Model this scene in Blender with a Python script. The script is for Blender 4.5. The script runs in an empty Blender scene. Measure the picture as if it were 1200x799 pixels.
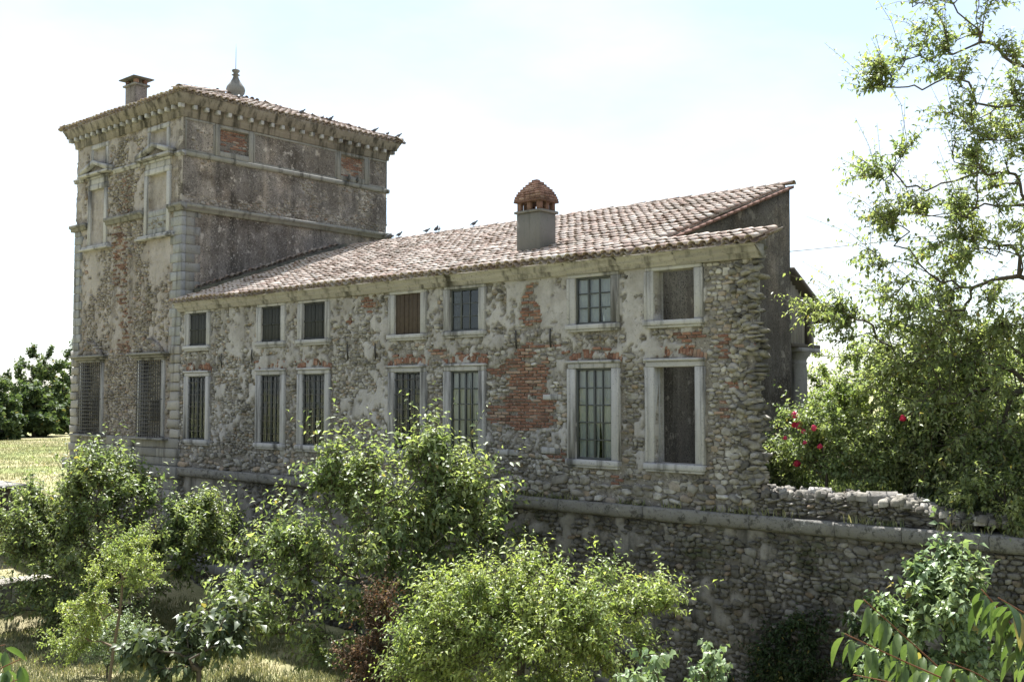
import bpy, math, random
import numpy as np
from mathutils import Vector, Matrix

# ------------------------------------------------------------------ camera, sky, sun, exposure
S = bpy.context.scene
COL = S.collection
CAM = np.array([32.658, -19.720, 2.4715]); YAW = math.radians(41.39); PITCH = math.radians(2.888)
cam_d = bpy.data.cameras.new("camera"); cam = bpy.data.objects.new("camera", cam_d); COL.objects.link(cam)
cam.location = CAM; cam.rotation_euler = (math.pi/2 + PITCH, 0, YAW)
cam_d.sensor_width = 36; cam_d.lens = 37.09; cam_d.clip_start = .1; cam_d.clip_end = 4000
S.camera = cam
SUNV = Vector((-.39, .30, 1)).normalized()
world = bpy.data.worlds.new("World"); S.world = world; world.use_nodes = True
wn = world.node_tree.nodes; wl = world.node_tree.links
bg = wn["Background"]; sky = wn.new("ShaderNodeTexSky"); sky.sky_type = 'NISHITA'; sky.sun_disc = False
sky.sun_elevation = math.asin(SUNV.z); sky.sun_rotation = math.atan2(SUNV.x, SUNV.y)
sky.air_density = 1.0; sky.dust_density = .7; sky.ozone_density = 1.0; sky.altitude = 50
# a thin bright summer veil of cloud over the whole sky
tcn = wn.new("ShaderNodeTexCoord"); vm = wn.new("ShaderNodeVectorMath"); vm.operation = 'MULTIPLY'; vm.inputs[1].default_value = (1, 1, 2.6); wl.new(tcn.outputs["Generated"], vm.inputs[0])
cn = wn.new("ShaderNodeTexNoise"); cn.inputs["Scale"].default_value = 2.1; cn.inputs["Detail"].default_value = 6; cn.inputs["Roughness"].default_value = .55; wl.new(vm.outputs[0], cn.inputs["Vector"])
cr = wn.new("ShaderNodeMapRange"); wl.new(cn.outputs[0], cr.inputs[0]); [setattr(cr.inputs[i+1], "default_value", v) for i, v in enumerate((.36, .66, .22, .85))]
cm = wn.new("ShaderNodeMix"); cm.data_type = 'RGBA'; wl.new(cr.outputs[0], cm.inputs[0]); wl.new(sky.outputs[0], cm.inputs[6]); cm.inputs[7].default_value = (4.7, 4.95, 5.15, 1)
wl.new(cm.outputs[2], bg.inputs[0]); bg.inputs[1].default_value = .072
sun_d = bpy.data.lights.new("sun", 'SUN'); sun_o = bpy.data.objects.new("sun", sun_d); COL.objects.link(sun_o)
sun_d.energy = 5.0; sun_d.angle = math.radians(.55); sun_d.color = (1, .978, .945)
sun_o.rotation_euler = (-SUNV).to_track_quat('-Z', 'Y').to_euler()
S.view_settings.view_transform = 'Standard'; S.view_settings.look = 'None'
S.view_settings.exposure = 1.82; S.view_settings.gamma = 1; S.view_settings.use_curve_mapping = False
S.render.engine = 'CYCLES'
S.cycles.max_bounces = 7; S.cycles.transparent_max_bounces = 12; S.cycles.diffuse_bounces = 4; S.cycles.transmission_bounces = 4

# ------------------------------------------------------------------ numeric helpers
_T = np.random.RandomState(7).rand(256, 256)
def vnoise(x, y):
    x = np.asarray(x, float); y = np.asarray(y, float)
    xi = np.floor(x).astype(int); yi = np.floor(y).astype(int); fx = x-xi; fy = y-yi
    fx = fx*fx*(3-2*fx); fy = fy*fy*(3-2*fy)
    a = _T[xi % 256, yi % 256]; b = _T[(xi+1) % 256, yi % 256]; c = _T[xi % 256, (yi+1) % 256]; d = _T[(xi+1) % 256, (yi+1) % 256]
    return (a*(1-fx)+b*fx)*(1-fy) + (c*(1-fx)+d*fx)*fy
def fbm(x, y, o=4):
    s = 0; a = .5; t = 0
    for k in range(o):
        s = s + a*vnoise(np.asarray(x)*2**k+17.3*k, np.asarray(y)*2**k+9.1*k); t += a; a *= .5
    return s/t
def sstep(a, b, x):
    t = np.clip((np.asarray(x, float)-a)/(b-a), 0, 1); return t*t*(3-2*t)
def norm(v): return v/np.maximum(np.linalg.norm(v, axis=-1, keepdims=True), 1e-9)

# ------------------------------------------------------------------ object helpers
WM = {}                                            # world matrix of every object built
def put(o, parent, M=None):
    COL.objects.link(o); M = M or Matrix()
    if parent is not None:
        o.parent = parent; o.matrix_parent_inverse = WM[parent.name].inverted()
    o.matrix_basis = M; WM[o.name] = M.copy()
    return o
def tag(o, label=None, cat=None, group=None, kind=None):
    if label: o["label"] = label
    if cat: o["category"] = cat
    if group: o["group"] = group
    if kind: o["kind"] = kind
    return o
def thing(name, loc, label=None, cat=None, group=None, parent=None):
    o = bpy.data.objects.new(name, None); o.empty_display_size = .3
    put(o, parent, Matrix.Translation(Vector([float(a) for a in loc])))
    return tag(o, label, cat, group)
def mesh(name, V, Q=None, T=None, attrs=None, smooth=False):
    V = np.asarray(V, np.float32); me = bpy.data.meshes.new(name)
    me.vertices.add(len(V)); me.vertices.foreach_set("co", V.ravel())
    parts = []; starts = []; n = 0
    for A, k in ((Q, 4), (T, 3)):
        if A is not None and len(A):
            A = np.asarray(A, np.int32); parts.append(A.ravel()); starts.append(n+k*np.arange(len(A))); n += k*len(A)
    L = np.concatenate(parts); st = np.concatenate(starts)
    me.loops.add(len(L)); me.loops.foreach_set("vertex_index", L)
    me.polygons.add(len(st)); me.polygons.foreach_set("loop_start", st.astype(np.int32))
    if smooth: me.polygons.foreach_set("use_smooth", np.ones(len(st), bool))
    for k, a in (attrs or {}).items():
        at = me.attributes.new(k, 'FLOAT', 'POINT'); at.data.foreach_set("value", np.asarray(a, np.float32))
    me.update(calc_edges=True); me.validate()
    return me
def obj(name, me, mat, parent=None, M=None):
    o = bpy.data.objects.new(name, me)
    if mat is not None and len(me.materials) == 0: me.materials.append(mat)
    return put(o, parent, M)
class MB:
    """collects shapes into ONE mesh"""
    def __init__(s): s.V = []; s.Q = []; s.T = []; s.n = 0
    def add(s, V, Q=None, T=None):
        V = np.asarray(V, float).reshape(-1, 3)
        if Q is not None and len(Q): s.Q.append(np.asarray(Q)+s.n)
        if T is not None and len(T): s.T.append(np.asarray(T)+s.n)
        s.V.append(V); s.n += len(V); return s
    def build(s, name, mat, parent=None, smooth=False, M=None):
        return obj(name, mesh(name, np.concatenate(s.V), np.concatenate(s.Q) if s.Q else None, np.concatenate(s.T) if s.T else None, smooth=smooth), mat, parent, M)
    def box(s, x0, x1, y0, y1, z0, z1, b=.012, jit=0, rng=None):
        V, Q, T = cbox(x0, x1, y0, y1, z0, z1, b)
        if jit: V = V+(rng.rand(*V.shape)-.5)*jit
        return s.add(V, Q, T)
    def tube(s, pts, r, n=6, caps=True):
        pts = np.asarray(pts, float); r = np.broadcast_to(r, len(pts)); V = []
        for i, p in enumerate(pts):
            d = norm(pts[min(i+1, len(pts)-1)]-pts[max(i-1, 0)])
            a = np.cross(d, [0, 0, 1] if abs(d[2]) < .9 else [1, 0, 0]); a = norm(a); b = np.cross(d, a)
            for k in range(n):
                t = 2*math.pi*k/n; V.append(p+r[i]*(math.cos(t)*a+math.sin(t)*b))
        Q = [(i*n+k, i*n+(k+1) % n, (i+1)*n+(k+1) % n, (i+1)*n+k) for i in range(len(pts)-1) for k in range(n)]
        T = []
        if caps:
            m = len(V); V += [pts[0], pts[-1]]; e = (len(pts)-1)*n
            T = [(m, (k+1) % n, k) for k in range(n)]+[(m+1, e+k, e+(k+1) % n) for k in range(n)]
        return s.add(V, Q, T)
    def lathe(s, c, prof, n=20):
        V = []; m = len(prof)
        for r, z in prof:
            for k in range(n):
                t = 2*math.pi*k/n; V.append((c[0]+r*math.cos(t), c[1]+r*math.sin(t), c[2]+z))
        Q = [(i*n+k, i*n+(k+1) % n, (i+1)*n+(k+1) % n, (i+1)*n+k) for i in range(m-1) for k in range(n)]
        return s.add(V, Q)
    def prism(s, poly, axis, a0, a1):
        """polygon in the two other axes extruded along axis from a0 to a1"""
        n = len(poly); V = []
        for a in (a0, a1):
            for u, v in poly:
                V.append({0: (a, u, v), 1: (u, a, v), 2: (u, v, a)}[axis])
        Q = [(i, (i+1) % n, n+(i+1) % n, n+i) for i in range(n)]
        T = [(0, i+1, i) for i in range(1, n-1)]+[(n, n+i, n+i+1) for i in range(1, n-1)]
        return s.add(V, Q, T)
_CB = None
def cbox(x0, x1, y0, y1, z0, z1, b=.012):
    """box with chamfered edges: 24 verts"""
    global _CB
    lo = np.array([x0, y0, z0], float); hi = np.array([x1, y1, z1], float); b = min(b, .45*float((hi-lo).min()))
    V = []; idx = {}
    for i in range(8):
        sg = np.array([i & 1, i >> 1 & 1, i >> 2 & 1])
        c = np.where(sg, hi, lo); ins = np.where(sg, -b, b)
        for ax in range(3):
            p = c.copy()
            for k in range(3):
                if k != ax: p[k] += ins[k]
            idx[(i, ax)] = len(V); V.append(p)
    if _CB is None:
        Q = []; T = []
        for ax in range(3):
            o = [k for k in range(3) if k != ax]
            for sd in (0, 1):
                cs = [(sd << ax)+(a << o[0])+(bb << o[1]) for a, bb in ((0, 0), (1, 0), (1, 1), (0, 1))]
                Q.append([idx[(c, ax)] for c in cs])
            for a in (0, 1):
                for bb in (0, 1):
                    c0 = (a << o[0])+(bb << o[1]); c1 = c0+(1 << ax)
                    Q.append([idx[(c0, o[0])], idx[(c1, o[0])], idx[(c1, o[1])], idx[(c0, o[1])]])
        for i in range(8): T.append([idx[(i, 0)], idx[(i, 1)], idx[(i, 2)]])
        _CB = (np.array(Q), np.array(T)); 
    Q, T = _CB
    V = np.array(V); c = V.mean(0); 
    def fix(F):
        F = F.copy(); n = np.cross(V[F[:, 1]]-V[F[:, 0]], V[F[:, 2]]-V[F[:, 0]]); m = V[F].mean(1)-c
        fl = (n*m).sum(1) < 0; F[fl] = F[fl][:, ::-1]; return F
    return V, fix(Q), fix(T)
def boxobj(name, mat, parent, *a, b=.012, jit=0, rng=None): return MB().box(*a, b=b, jit=jit, rng=rng).build(name, mat, parent)

def pieces(name, parent, protos, items, mat, n_single, stuffname=None):
    """items: (proto index, 4x4 matrix). The n_single that show largest become objects, the rest one stuff part."""
    if not items: return
    Ms = np.array([m for _, m in items]); pi = np.array([p for p, _ in items])
    d = np.linalg.norm(Ms[:, :3, 3]-CAM, axis=1); sz = np.linalg.norm(Ms[:, :3, 0], axis=1)*np.linalg.norm(Ms[:, :3, 1], axis=1)
    order = np.argsort(-sz/d**2)
    pm = [mesh(name, V, Q, T) for V, Q, T in protos]
    for m in pm: m.materials.append(mat)
    for k in order[:n_single]: put(bpy.data.objects.new(name, pm[pi[k]]), parent, Matrix(Ms[k].tolist()))
    rest = order[n_single:]
    if len(rest):
        Vs = []; Qs = []; Ts = []; R = []; n = 0; rng = np.random.RandomState(3)
        for p, (V, Q, T) in enumerate(protos):
            ii = rest[pi[rest] == p]
            if not len(ii): continue
            V = np.asarray(V, float); m = len(V)
            W = np.einsum('nij,vj->nvi', Ms[ii][:, :3, :3], V)+Ms[ii][:, None, :3, 3]
            off = n+m*np.arange(len(ii))
            if Q is not None and len(Q): Qs.append((np.asarray(Q)[None]+off[:, None, None]).reshape(-1, 4))
            if T is not None and len(T): Ts.append((np.asarray(T)[None]+off[:, None, None]).reshape(-1, 3))
            Vs.append(W.reshape(-1, 3)); R.append(np.repeat(rng.rand(len(ii)), m)); n += m*len(ii)
        me = mesh(stuffname or name, np.concatenate(Vs), np.concatenate(Qs) if Qs else None, np.concatenate(Ts) if Ts else None, {"rnd": np.concatenate(R)})
        tag(obj(stuffname or name, me, mat, parent), kind="stuff")

# ------------------------------------------------------------------ materials
class NT:
    def __init__(s, name, disp=False):
        s.m = bpy.data.materials.new(name); s.m.use_nodes = True; s.n = s.m.node_tree.nodes; s.l = s.m.node_tree.links
        s.b = s.n["Principled BSDF"]; s.out = s.n["Material Output"]; s.pos = s.N("ShaderNodeNewGeometry").outputs["Position"]
    def N(s, t, **k):
        n = s.n.new(t)
        for a, v in k.items(): setattr(n, a, v)
        return n
    def set(s, sock, v):
        if hasattr(v, "is_output"): s.l.new(v, sock)
        elif isinstance(v, (tuple, list)): sock.default_value = (*v, 1)[:len(sock.default_value)]
        else: sock.default_value = v
    def scale(s, v, k):
        n = s.N("ShaderNodeVectorMath", operation='MULTIPLY'); s.set(n.inputs[0], v); n.inputs[1].default_value = k; return n.outputs[0]
    def noise(s, sc, det=4, rough=.55, vec=None, dist=0):
        n = s.N("ShaderNodeTexNoise"); n.inputs["Scale"].default_value = sc; n.inputs["Detail"].default_value = det; n.inputs["Roughness"].default_value = rough
        n.inputs["Distortion"].default_value = dist; s.l.new(s.pos if vec is None else vec, n.inputs["Vector"]); return n.outputs[0]
    def voro(s, sc, vec=None, feature='F1', out="Distance"):
        n = s.N("ShaderNodeTexVoronoi", feature=feature); n.inputs["Scale"].default_value = sc; s.l.new(s.pos if vec is None else vec, n.inputs["Vector"]); return n.outputs[out]
    def map(s, v, a, b, c=0., d=1.):
        n = s.N("ShaderNodeMapRange", interpolation_type='SMOOTHSTEP'); s.set(n.inputs[0], v)
        for i, x in enumerate((a, b, c, d)): n.inputs[1+i].default_value = x
        return n.outputs[0]
    def ramp(s, v, stops):
        n = s.N("ShaderNodeValToRGB"); e = n.color_ramp.elements
        while len(e) < len(stops): e.new(.5)
        for q, (p, c) in zip(e, stops): q.position = p; q.color = (*c, 1)
        s.set(n.inputs[0], v); return n.outputs[0]
    def mix(s, f, a, b, mode='MIX'):
        n = s.N("ShaderNodeMix", data_type='RGBA', blend_type=mode); s.set(n.inputs[0], f); s.set(n.inputs[6], a); s.set(n.inputs[7], b); return n.outputs[2]
    def math(s, op, a, b=0.):
        n = s.N("ShaderNodeMath", operation=op); s.set(n.inputs[0], a); s.set(n.inputs[1], b); return n.outputs[0]
    def attr(s, k): return s.N("ShaderNodeAttribute", attribute_name=k).outputs["Fac"]
    def rnd(s): return s.math('FRACT', s.math('ADD', s.attr("rnd"), s.N("ShaderNodeObjectInfo").outputs["Random"]))
    def bump(s, h, st=.4, dist=.02):
        n = s.N("ShaderNodeBump"); n.inputs["Strength"].default_value = st; n.inputs["Distance"].default_value = dist; s.l.new(h, n.inputs["Height"]); s.l.new(n.outputs[0], s.b.inputs["Normal"])
    def done(s, col, rough=.9, spec=.25):
        s.set(s.b.inputs["Base Color"], col); s.set(s.b.inputs["Roughness"], rough); s.b.inputs["Specular IOR Level"].default_value = spec; return s.m
def streak(t, sc=1.6, k=.12): return t.noise(sc, 5, .6, t.scale(t.pos, (1, 1, k)))

def mat_wall(name, plaster, mortar, grime, g0, g1, speck=False):
    t = NT(name)
    p = t.attr("plaster")
    pl = t.mix(t.noise(1.3, 5), [c*.82 for c in plaster], [min(1, c*1.14) for c in plaster])
    pl = t.mix(t.map(t.noise(4, 8, .8), .5, .72), pl, [c*.62 for c in plaster]); pl = t.mix(t.map(t.noise(11, 5, .7), .62, .68), pl, [c*.8 for c in mortar]); pl = t.mix(t.map(t.noise(.8, 4, .5), .5, .56), pl, t.mix(1., pl, (1.13, 1.13, 1.14), 'MULTIPLY'))
    mo = t.mix(t.noise(3, 6, .65), [c*.6 for c in mortar], [c*1.3 for c in mortar])
    col = t.mix(p, mo, pl)
    col = t.mix(t.map(streak(t), g0, g1), col, grime)
    if speck: col = t.mix(t.map(t.noise(1.4, 4, .55, t.scale(t.pos, (1, 1, .05))), .56, .7), col, t.mix(1., col, (1.7, 1.68, 1.6), 'MULTIPLY')); col = t.mix(t.map(t.noise(.38, 5, .6), .5, .58), col, t.mix(1., col, (.62, .6, .58), 'MULTIPLY')); col = t.mix(t.map(t.noise(14, 4, .75), .55, .63), col, [c*.75 for c in mortar]); col = t.mix(t.map(t.noise(21, 4, .75), .54, .62), col, [c*.3 for c in plaster]); col = t.mix(t.map(t.noise(2.3, 7, .7), .58, .64), col, [c*.95 for c in mortar]); col = t.mix(t.map(t.noise(.9, 5, .6, t.scale(t.pos, (1, 1, .6))), .52, .72), col, t.mix(1., col, (1.75, 1.68, 1.6), 'MULTIPLY'))
    np_ = t.math('SUBTRACT', 1., t.math('MULTIPLY', p, .85)); col = t.mix(t.math('MULTIPLY', t.map(t.noise(17, 5, .75), .5, .66), np_), col, [c*.28 for c in mortar]); col = t.mix(t.math('MULTIPLY', t.map(t.noise(13, 4, .7, t.scale(t.pos, (1, 1, 1.3))), .57, .7), np_), col, [min(1, c*1.25) for c in plaster]); col = t.mix(t.math('MULTIPLY', t.map(t.noise(.55, 6, .65), .45, .62), .55), col, t.mix(1., col, (.6, .57, .53), 'MULTIPLY')); col = t.mix(t.map(t.noise(3.6, 8, .75), .62, .68), col, [c*.55 for c in mortar])
    t.bump(t.math('ADD', t.noise(16, 7, .7), t.math('MULTIPLY', t.noise(60, 4, .7), .5)), .55, .03)
    return t.done(col, .95, .15)
M = {}
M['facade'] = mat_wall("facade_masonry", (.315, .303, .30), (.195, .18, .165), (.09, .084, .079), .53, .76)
M['tower'] = mat_wall("tower_masonry", (.30, .275, .262), (.25, .22, .198), (.095, .085, .077), .52, .76)
M['terrace'] = mat_wall("terrace_masonry", (.21, .198, .182), (.125, .114, .10), (.045, .044, .04), .48, .72)
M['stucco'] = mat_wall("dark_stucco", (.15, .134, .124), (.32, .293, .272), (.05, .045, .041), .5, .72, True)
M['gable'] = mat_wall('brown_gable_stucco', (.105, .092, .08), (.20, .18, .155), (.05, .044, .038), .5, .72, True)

def mat_stone(name, stops, grime=.5, dark=(.07, .065, .055)):
    t = NT(name); c = t.ramp(t.rnd(), stops)
    c = t.mix(t.map(t.noise(7, 6, .7), .35, .75), c, t.mix(1., c, (.55, .54, .5), 'MULTIPLY'))
    c = t.mix(t.math('MULTIPLY', t.map(t.noise(1.1, 5, .6), .45, .7), grime), c, dark)
    c = t.mix(t.math('MULTIPLY', t.map(t.noise(.45, 5, .6, t.scale(t.pos, (1, 1, .55))), .48, .62), .55), c, t.mix(1., c, (.5, .5, .46), 'MULTIPLY'))
    if name == 'terrace_stone': c = t.mix(t.map(t.noise(.7, 6, .7), .52, .68), c, (.055, .06, .032)); c = t.mix(t.map(t.noise(.6, 4, .5, t.scale(t.pos, (1, 1, .2))), .55, .66), c, t.mix(1., c, (.5, .5, .48), 'MULTIPLY'))
    t.bump(t.math('ADD', t.noise(14, 7, .7), t.math('MULTIPLY', t.noise(55, 4, .7), .4)), .6, .03)
    return t.done(c, .92, .2)
M['stone'] = mat_stone("rubble_stone", [(0, (.11, .104, .098)), (.22, (.325, .308, .288)), (.42, (.21, .198, .184)), (.66, (.43, .415, .397)), (.8, (.26, .247, .232)), (.94, (.31, .245, .185)), (1, (.35, .34, .327))], .3)
M['stone_low'] = mat_stone("terrace_stone", [(0, (.085, .08, .073)), (.35, (.21, .197, .178)), (.65, (.145, .135, .122)), (.88, (.29, .275, .25)), (1, (.2, .155, .115))], .6, (.05, .048, .04))
M['stone_tower'] = mat_stone("tower_stone", [(0, (.16, .14, .124)), (.3, (.28, .252, .228)), (.6, (.21, .187, .168)), (.85, (.36, .335, .31)), (1, (.27, .195, .155))], .35)
M['stone_dark'] = mat_stone("corner_stone", [(0, (.10, .095, .085)), (.5, (.22, .21, .19)), (1, (.33, .31, .28))], .55)
M['stone_pale'] = mat_stone("loose_stone", [(0, (.12, .11, .095)), (.4, (.24, .225, .2)), (.8, (.33, .31, .27)), (1, (.46, .43, .38))], .45)
def mat_brick():
    t = NT("old_brick"); c = t.ramp(t.rnd(), [(0, (.085, .05, .04)), (.3, (.18, .092, .066)), (.6, (.135, .07, .053)), (.85, (.23, .13, .093)), (1, (.25, .2, .165))])
    c = t.mix(t.map(t.noise(12, 6, .7), .5, .8), c, (.36, .31, .26)); c = t.mix(t.map(t.noise(2, 4), .55, .8), c, (.12, .085, .07))
    t.bump(t.noise(40, 5, .7), .5, .015); return t.done(c, .93, .15)
M['brick'] = mat_brick(); M['brick_dull'] = mat_stone("dull_brick", [(0, (.10, .06, .047)), (.5, (.19, .105, .08)), (1, (.25, .17, .135))], .4)
def mat_trim(name, a, b, dark, lo, hi):
    t = NT(name); c = t.mix(t.noise(2.2, 6, .6), a, b)
    c = t.mix(t.math('MULTIPLY', t.rnd(), .35), c, [x*.6 for x in a])
    c = t.mix(t.map(streak(t, 3.2, .1), lo, hi), c, dark); c = t.mix(t.map(t.noise(18, 6, .75), .54, .72), c, [x*1.4 for x in dark])
    t.bump(t.noise(30, 6, .7), .35, .012); return t.done(c, .85, .25)
M['trim'] = mat_trim("limestone_trim", (.275, .27, .275), (.43, .425, .435), (.066, .064, .063), .47, .7)
M['trim_dark'] = mat_trim("weathered_stone", (.155, .15, .138), (.26, .253, .238), (.05, .048, .043), .48, .72)
M['trim_blue'] = mat_trim("grey_quoin_stone", (.19, .193, .197), (.315, .32, .325), (.065, .064, .062), .48, .72)
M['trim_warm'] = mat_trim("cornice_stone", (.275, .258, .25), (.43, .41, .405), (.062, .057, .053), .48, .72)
M['trim_tower'] = mat_trim("tower_stone_trim", (.22, .207, .195), (.345, .33, .312), (.075, .069, .062), .47, .72)
M['cornice_dark'] = mat_trim('tower_cornice_stone', (.165, .145, .135), (.29, .265, .25), (.045, .041, .037), .44, .66)
M['moss_shade'] = mat_trim('mossy_shaded_render', (.07, .068, .055), (.12, .115, .085), (.03, .03, .024), .5, .75)  # mossy tone kept dark to paint in the shadow under the tower coping
def mat_ledge():
    t = NT('ledge_stone'); c = t.mix(t.noise(1.6, 6, .65), (.12, .115, .105), (.24, .232, .215)); c = t.mix(t.map(t.noise(7, 7, .75), .5, .64), c, (.065, .062, .055)); c = t.mix(t.map(t.noise(4.3, 7, .8), .6, .68), c, (.36, .35, .325)); c = t.mix(t.map(t.noise(24, 4, .7), .58, .7), c, (.05, .047, .042)); t.bump(t.math('ADD', t.noise(9, 8, .75), t.math('MULTIPLY', t.noise(40, 4, .7), .4)), .9, .05); return t.done(c, .9, .2)
M['ledge'] = mat_ledge()
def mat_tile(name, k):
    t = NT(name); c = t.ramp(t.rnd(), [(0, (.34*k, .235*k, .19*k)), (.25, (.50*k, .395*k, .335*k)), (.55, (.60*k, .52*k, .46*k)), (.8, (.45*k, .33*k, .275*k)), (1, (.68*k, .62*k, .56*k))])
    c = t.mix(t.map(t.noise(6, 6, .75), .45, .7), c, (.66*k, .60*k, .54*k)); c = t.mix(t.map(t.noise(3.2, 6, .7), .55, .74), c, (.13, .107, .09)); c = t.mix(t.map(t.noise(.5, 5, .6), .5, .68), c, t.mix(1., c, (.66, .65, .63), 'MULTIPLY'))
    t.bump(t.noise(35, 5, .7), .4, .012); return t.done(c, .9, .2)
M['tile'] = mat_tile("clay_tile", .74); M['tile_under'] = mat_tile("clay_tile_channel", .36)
def flat(name, c, rough=.6, spec=.3, var=.35, sc=8, metal=0.):
    t = NT(name); k = t.mix(t.noise(sc, 5, .65), [x*(1-var) for x in c], [min(1, x*(1+var)) for x in c]); t.b.inputs["Metallic"].default_value = metal
    t.bump(t.noise(sc*5, 4), .2, .006); return t.done(k, rough, spec)
M['iron'] = flat("rusted_iron", (.035, .033, .032), .6, .4, .5, 20)
M['shutter'] = flat("dark_shutter_wood", (.022, .024, .024), .7, .3, .4, 10)
M['shutter_brown'] = flat("brown_shutter_wood", (.055, .041, .031), .75, .25, .5, 9)
M['teal'] = flat('dark_teal_shutter', (.018, .026, .028), .6, .3, .3, 6)
M['sash'] = flat("dark_sash", (.045, .05, .05), .55, .4, .3)
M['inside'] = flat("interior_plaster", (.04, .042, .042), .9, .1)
M['curtain'] = flat("curtain_cloth", (.37, .37, .365), .9, .1, .25, 6)
M['ceramic'] = flat("white_ceramic", (.7, .7, .68), .3, .5, .05)
def mat_wood(name, a, b):
    t = NT(name); c = t.mix(t.noise(5, 6, .7, t.scale(t.pos, (6, 6, .5))), a, b); c = t.mix(t.math('MULTIPLY', t.rnd(), .5), c, [x*.5 for x in a])
    t.bump(t.noise(12, 5, .7, t.scale(t.pos, (8, 8, .6))), .4, .01); return t.done(c, .85, .2)
M['wood'] = mat_wood("grey_weathered_wood", (.16, .14, .12), (.34, .31, .27)); M['wood_dark'] = mat_wood("dark_wood", (.05, .042, .034), (.12, .10, .08))
M['render'] = mat_trim("chimney_render", (.125, .12, .11), (.20, .19, .175), (.06, .058, .05), .5, .75)
def mat_glass():
    t = NT("window_glass"); t.n.remove(t.b)
    g = t.N("ShaderNodeBsdfGlossy"); g.inputs["Roughness"].default_value = .04; g.inputs["Color"].default_value = (.9, .95, 1, 1)
    tr = t.N("ShaderNodeBsdfTransparent"); tr.inputs["Color"].default_value = (.78, .84, .86, 1)
    lw = t.N("ShaderNodeFresnel"); lw.inputs[0].default_value = 1.5
    bp = t.N("ShaderNodeBump"); bp.inputs["Strength"].default_value = .12; bp.inputs["Distance"].default_value = .02; t.l.new(t.noise(5, 2), bp.inputs["Height"]); t.l.new(bp.outputs[0], g.inputs["Normal"])
    f = t.math('MULTIPLY', lw.outputs[0], 1.1)
    mx = t.N("ShaderNodeMixShader"); t.l.new(f, mx.inputs[0]); t.l.new(tr.outputs[0], mx.inputs[1]); t.l.new(g.outputs[0], mx.inputs[2]); t.l.new(mx.outputs[0], t.out.inputs[0])
    return t.m
M['glass'] = mat_glass()
def mat_leaf(name, a, b, tr=.38, rough=.42, spec=.35, trc=None):
    t = NT(name); r = t.rnd(); c = t.mix(r, a, b); c = t.mix(t.map(t.noise(.9, 3), .4, .65), c, t.mix(1., c, (.72, .8, .8), 'MULTIPLY'))
    c = t.mix(t.map(r, .975, .99), c, (.24, .2, .07)); c = t.mix(t.map(t.noise(45, 4, .7), .45, .7), c, t.mix(1., c, (.72, .78, .7), 'MULTIPLY'))
    t.done(c, rough, spec)
    ts = t.N("ShaderNodeBsdfTranslucent"); t.l.new(t.mix(1., c, trc or (1.55, 1.6, .85), 'MULTIPLY'), ts.inputs[0])
    mx = t.N("ShaderNodeMixShader"); mx.inputs[0].default_value = tr; t.l.new(t.b.outputs[0], mx.inputs[1]); t.l.new(ts.outputs[0], mx.inputs[2]); t.l.new(mx.outputs[0], t.out.inputs[0])
    return t.m
M['leaf_pear'] = mat_leaf("pear_leaf", (.12, .16, .068), (.29, .325, .155), .48)
M['leaf_lime'] = mat_leaf("lime_leaf", (.175, .22, .075), (.33, .37, .14), .45)
M['leaf_dark'] = mat_leaf("dark_leaf", (.052, .072, .036), (.135, .155, .075), .3)
M['leaf_plum'] = mat_leaf("plum_leaf", (.10, .135, .06), (.25, .285, .13), .46)
M['leaf_big'] = mat_leaf("right_tree_leaf", (.13, .165, .075), (.31, .335, .165), .52)
M['leaf_far'] = mat_leaf("far_leaf", (.05, .078, .036), (.115, .145, .062), .3, .6, .2)
M['leaf_ivy'] = mat_leaf("ivy_leaf", (.02, .036, .014), (.05, .075, .028), .22, .5, .2)
M['leaf_pale'] = mat_leaf("pale_leaf", (0.132, 0.180, 0.090), (0.273, 0.338, 0.182), .3, .4, .4)
M['leaf_dry'] = mat_leaf("dry_leaf", (.07, .042, .028), (.15, .095, .055), .25, .7, .1, (1.4, 1.1, .8))
M['leaf_cherry'] = mat_leaf("cherry_leaf", (.045, .075, .024), (.10, .14, .045), .38, .35, .45)
M['petal'] = mat_leaf("rose_petal", (.32, .008, .03), (.62, .07, .17), .25, .5, .2, (1.2, .8, .9))
M['bark'] = mat_wood("bark", (.045, .037, .028), (.13, .11, .085)); M['bark_pale'] = mat_wood("pale_bark", (.13, .10, .065), (.26, .20, .14))
M['twig'] = mat_wood("red_twig", (.11, .045, .02), (.20, .09, .05))
def mat_ground(name, stops, sc):
    t = NT(name); c = t.ramp(t.noise(sc, 7, .65), stops); c = t.mix(t.map(t.noise(.16, 4), .42, .62), c, t.mix(1., c, (.72, .88, .62), 'MULTIPLY')); c = t.mix(t.map(t.noise(11, 6, .8), .5, .75), c, t.mix(1., c, (.55, .52, .45), 'MULTIPLY'))
    t.bump(t.noise(9, 8, .8), .8, .08); return t.done(c, .95, .1)
M['ground'] = mat_ground("dry_grass_ground", [(.3, (.14, .145, .07)), (.48, (.27, .245, .14)), (.62, (.35, .31, .195)), (.75, (.22, .205, .115))], .7)
M['garden'] = mat_ground("garden_soil", [(.3, (.03, .036, .016)), (.5, (.06, .056, .032)), (.7, (.10, .08, .055))], 1.5)
M['grass'] = mat_leaf("grass_blade", (.11, .135, .055), (.32, .295, .185), .3, .6, .15, (1.3, 1.2, .8))
M['bird'] = flat("pigeon_plumage", (.07, .075, .085), .7, .3, .4, 15)
M['clay_red'] = flat("verge_brick", (.15, .088, .07), .9, .15, .4, 6)
M['wire'] = flat("wire", (.12, .12, .12), .5, .4)

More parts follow.
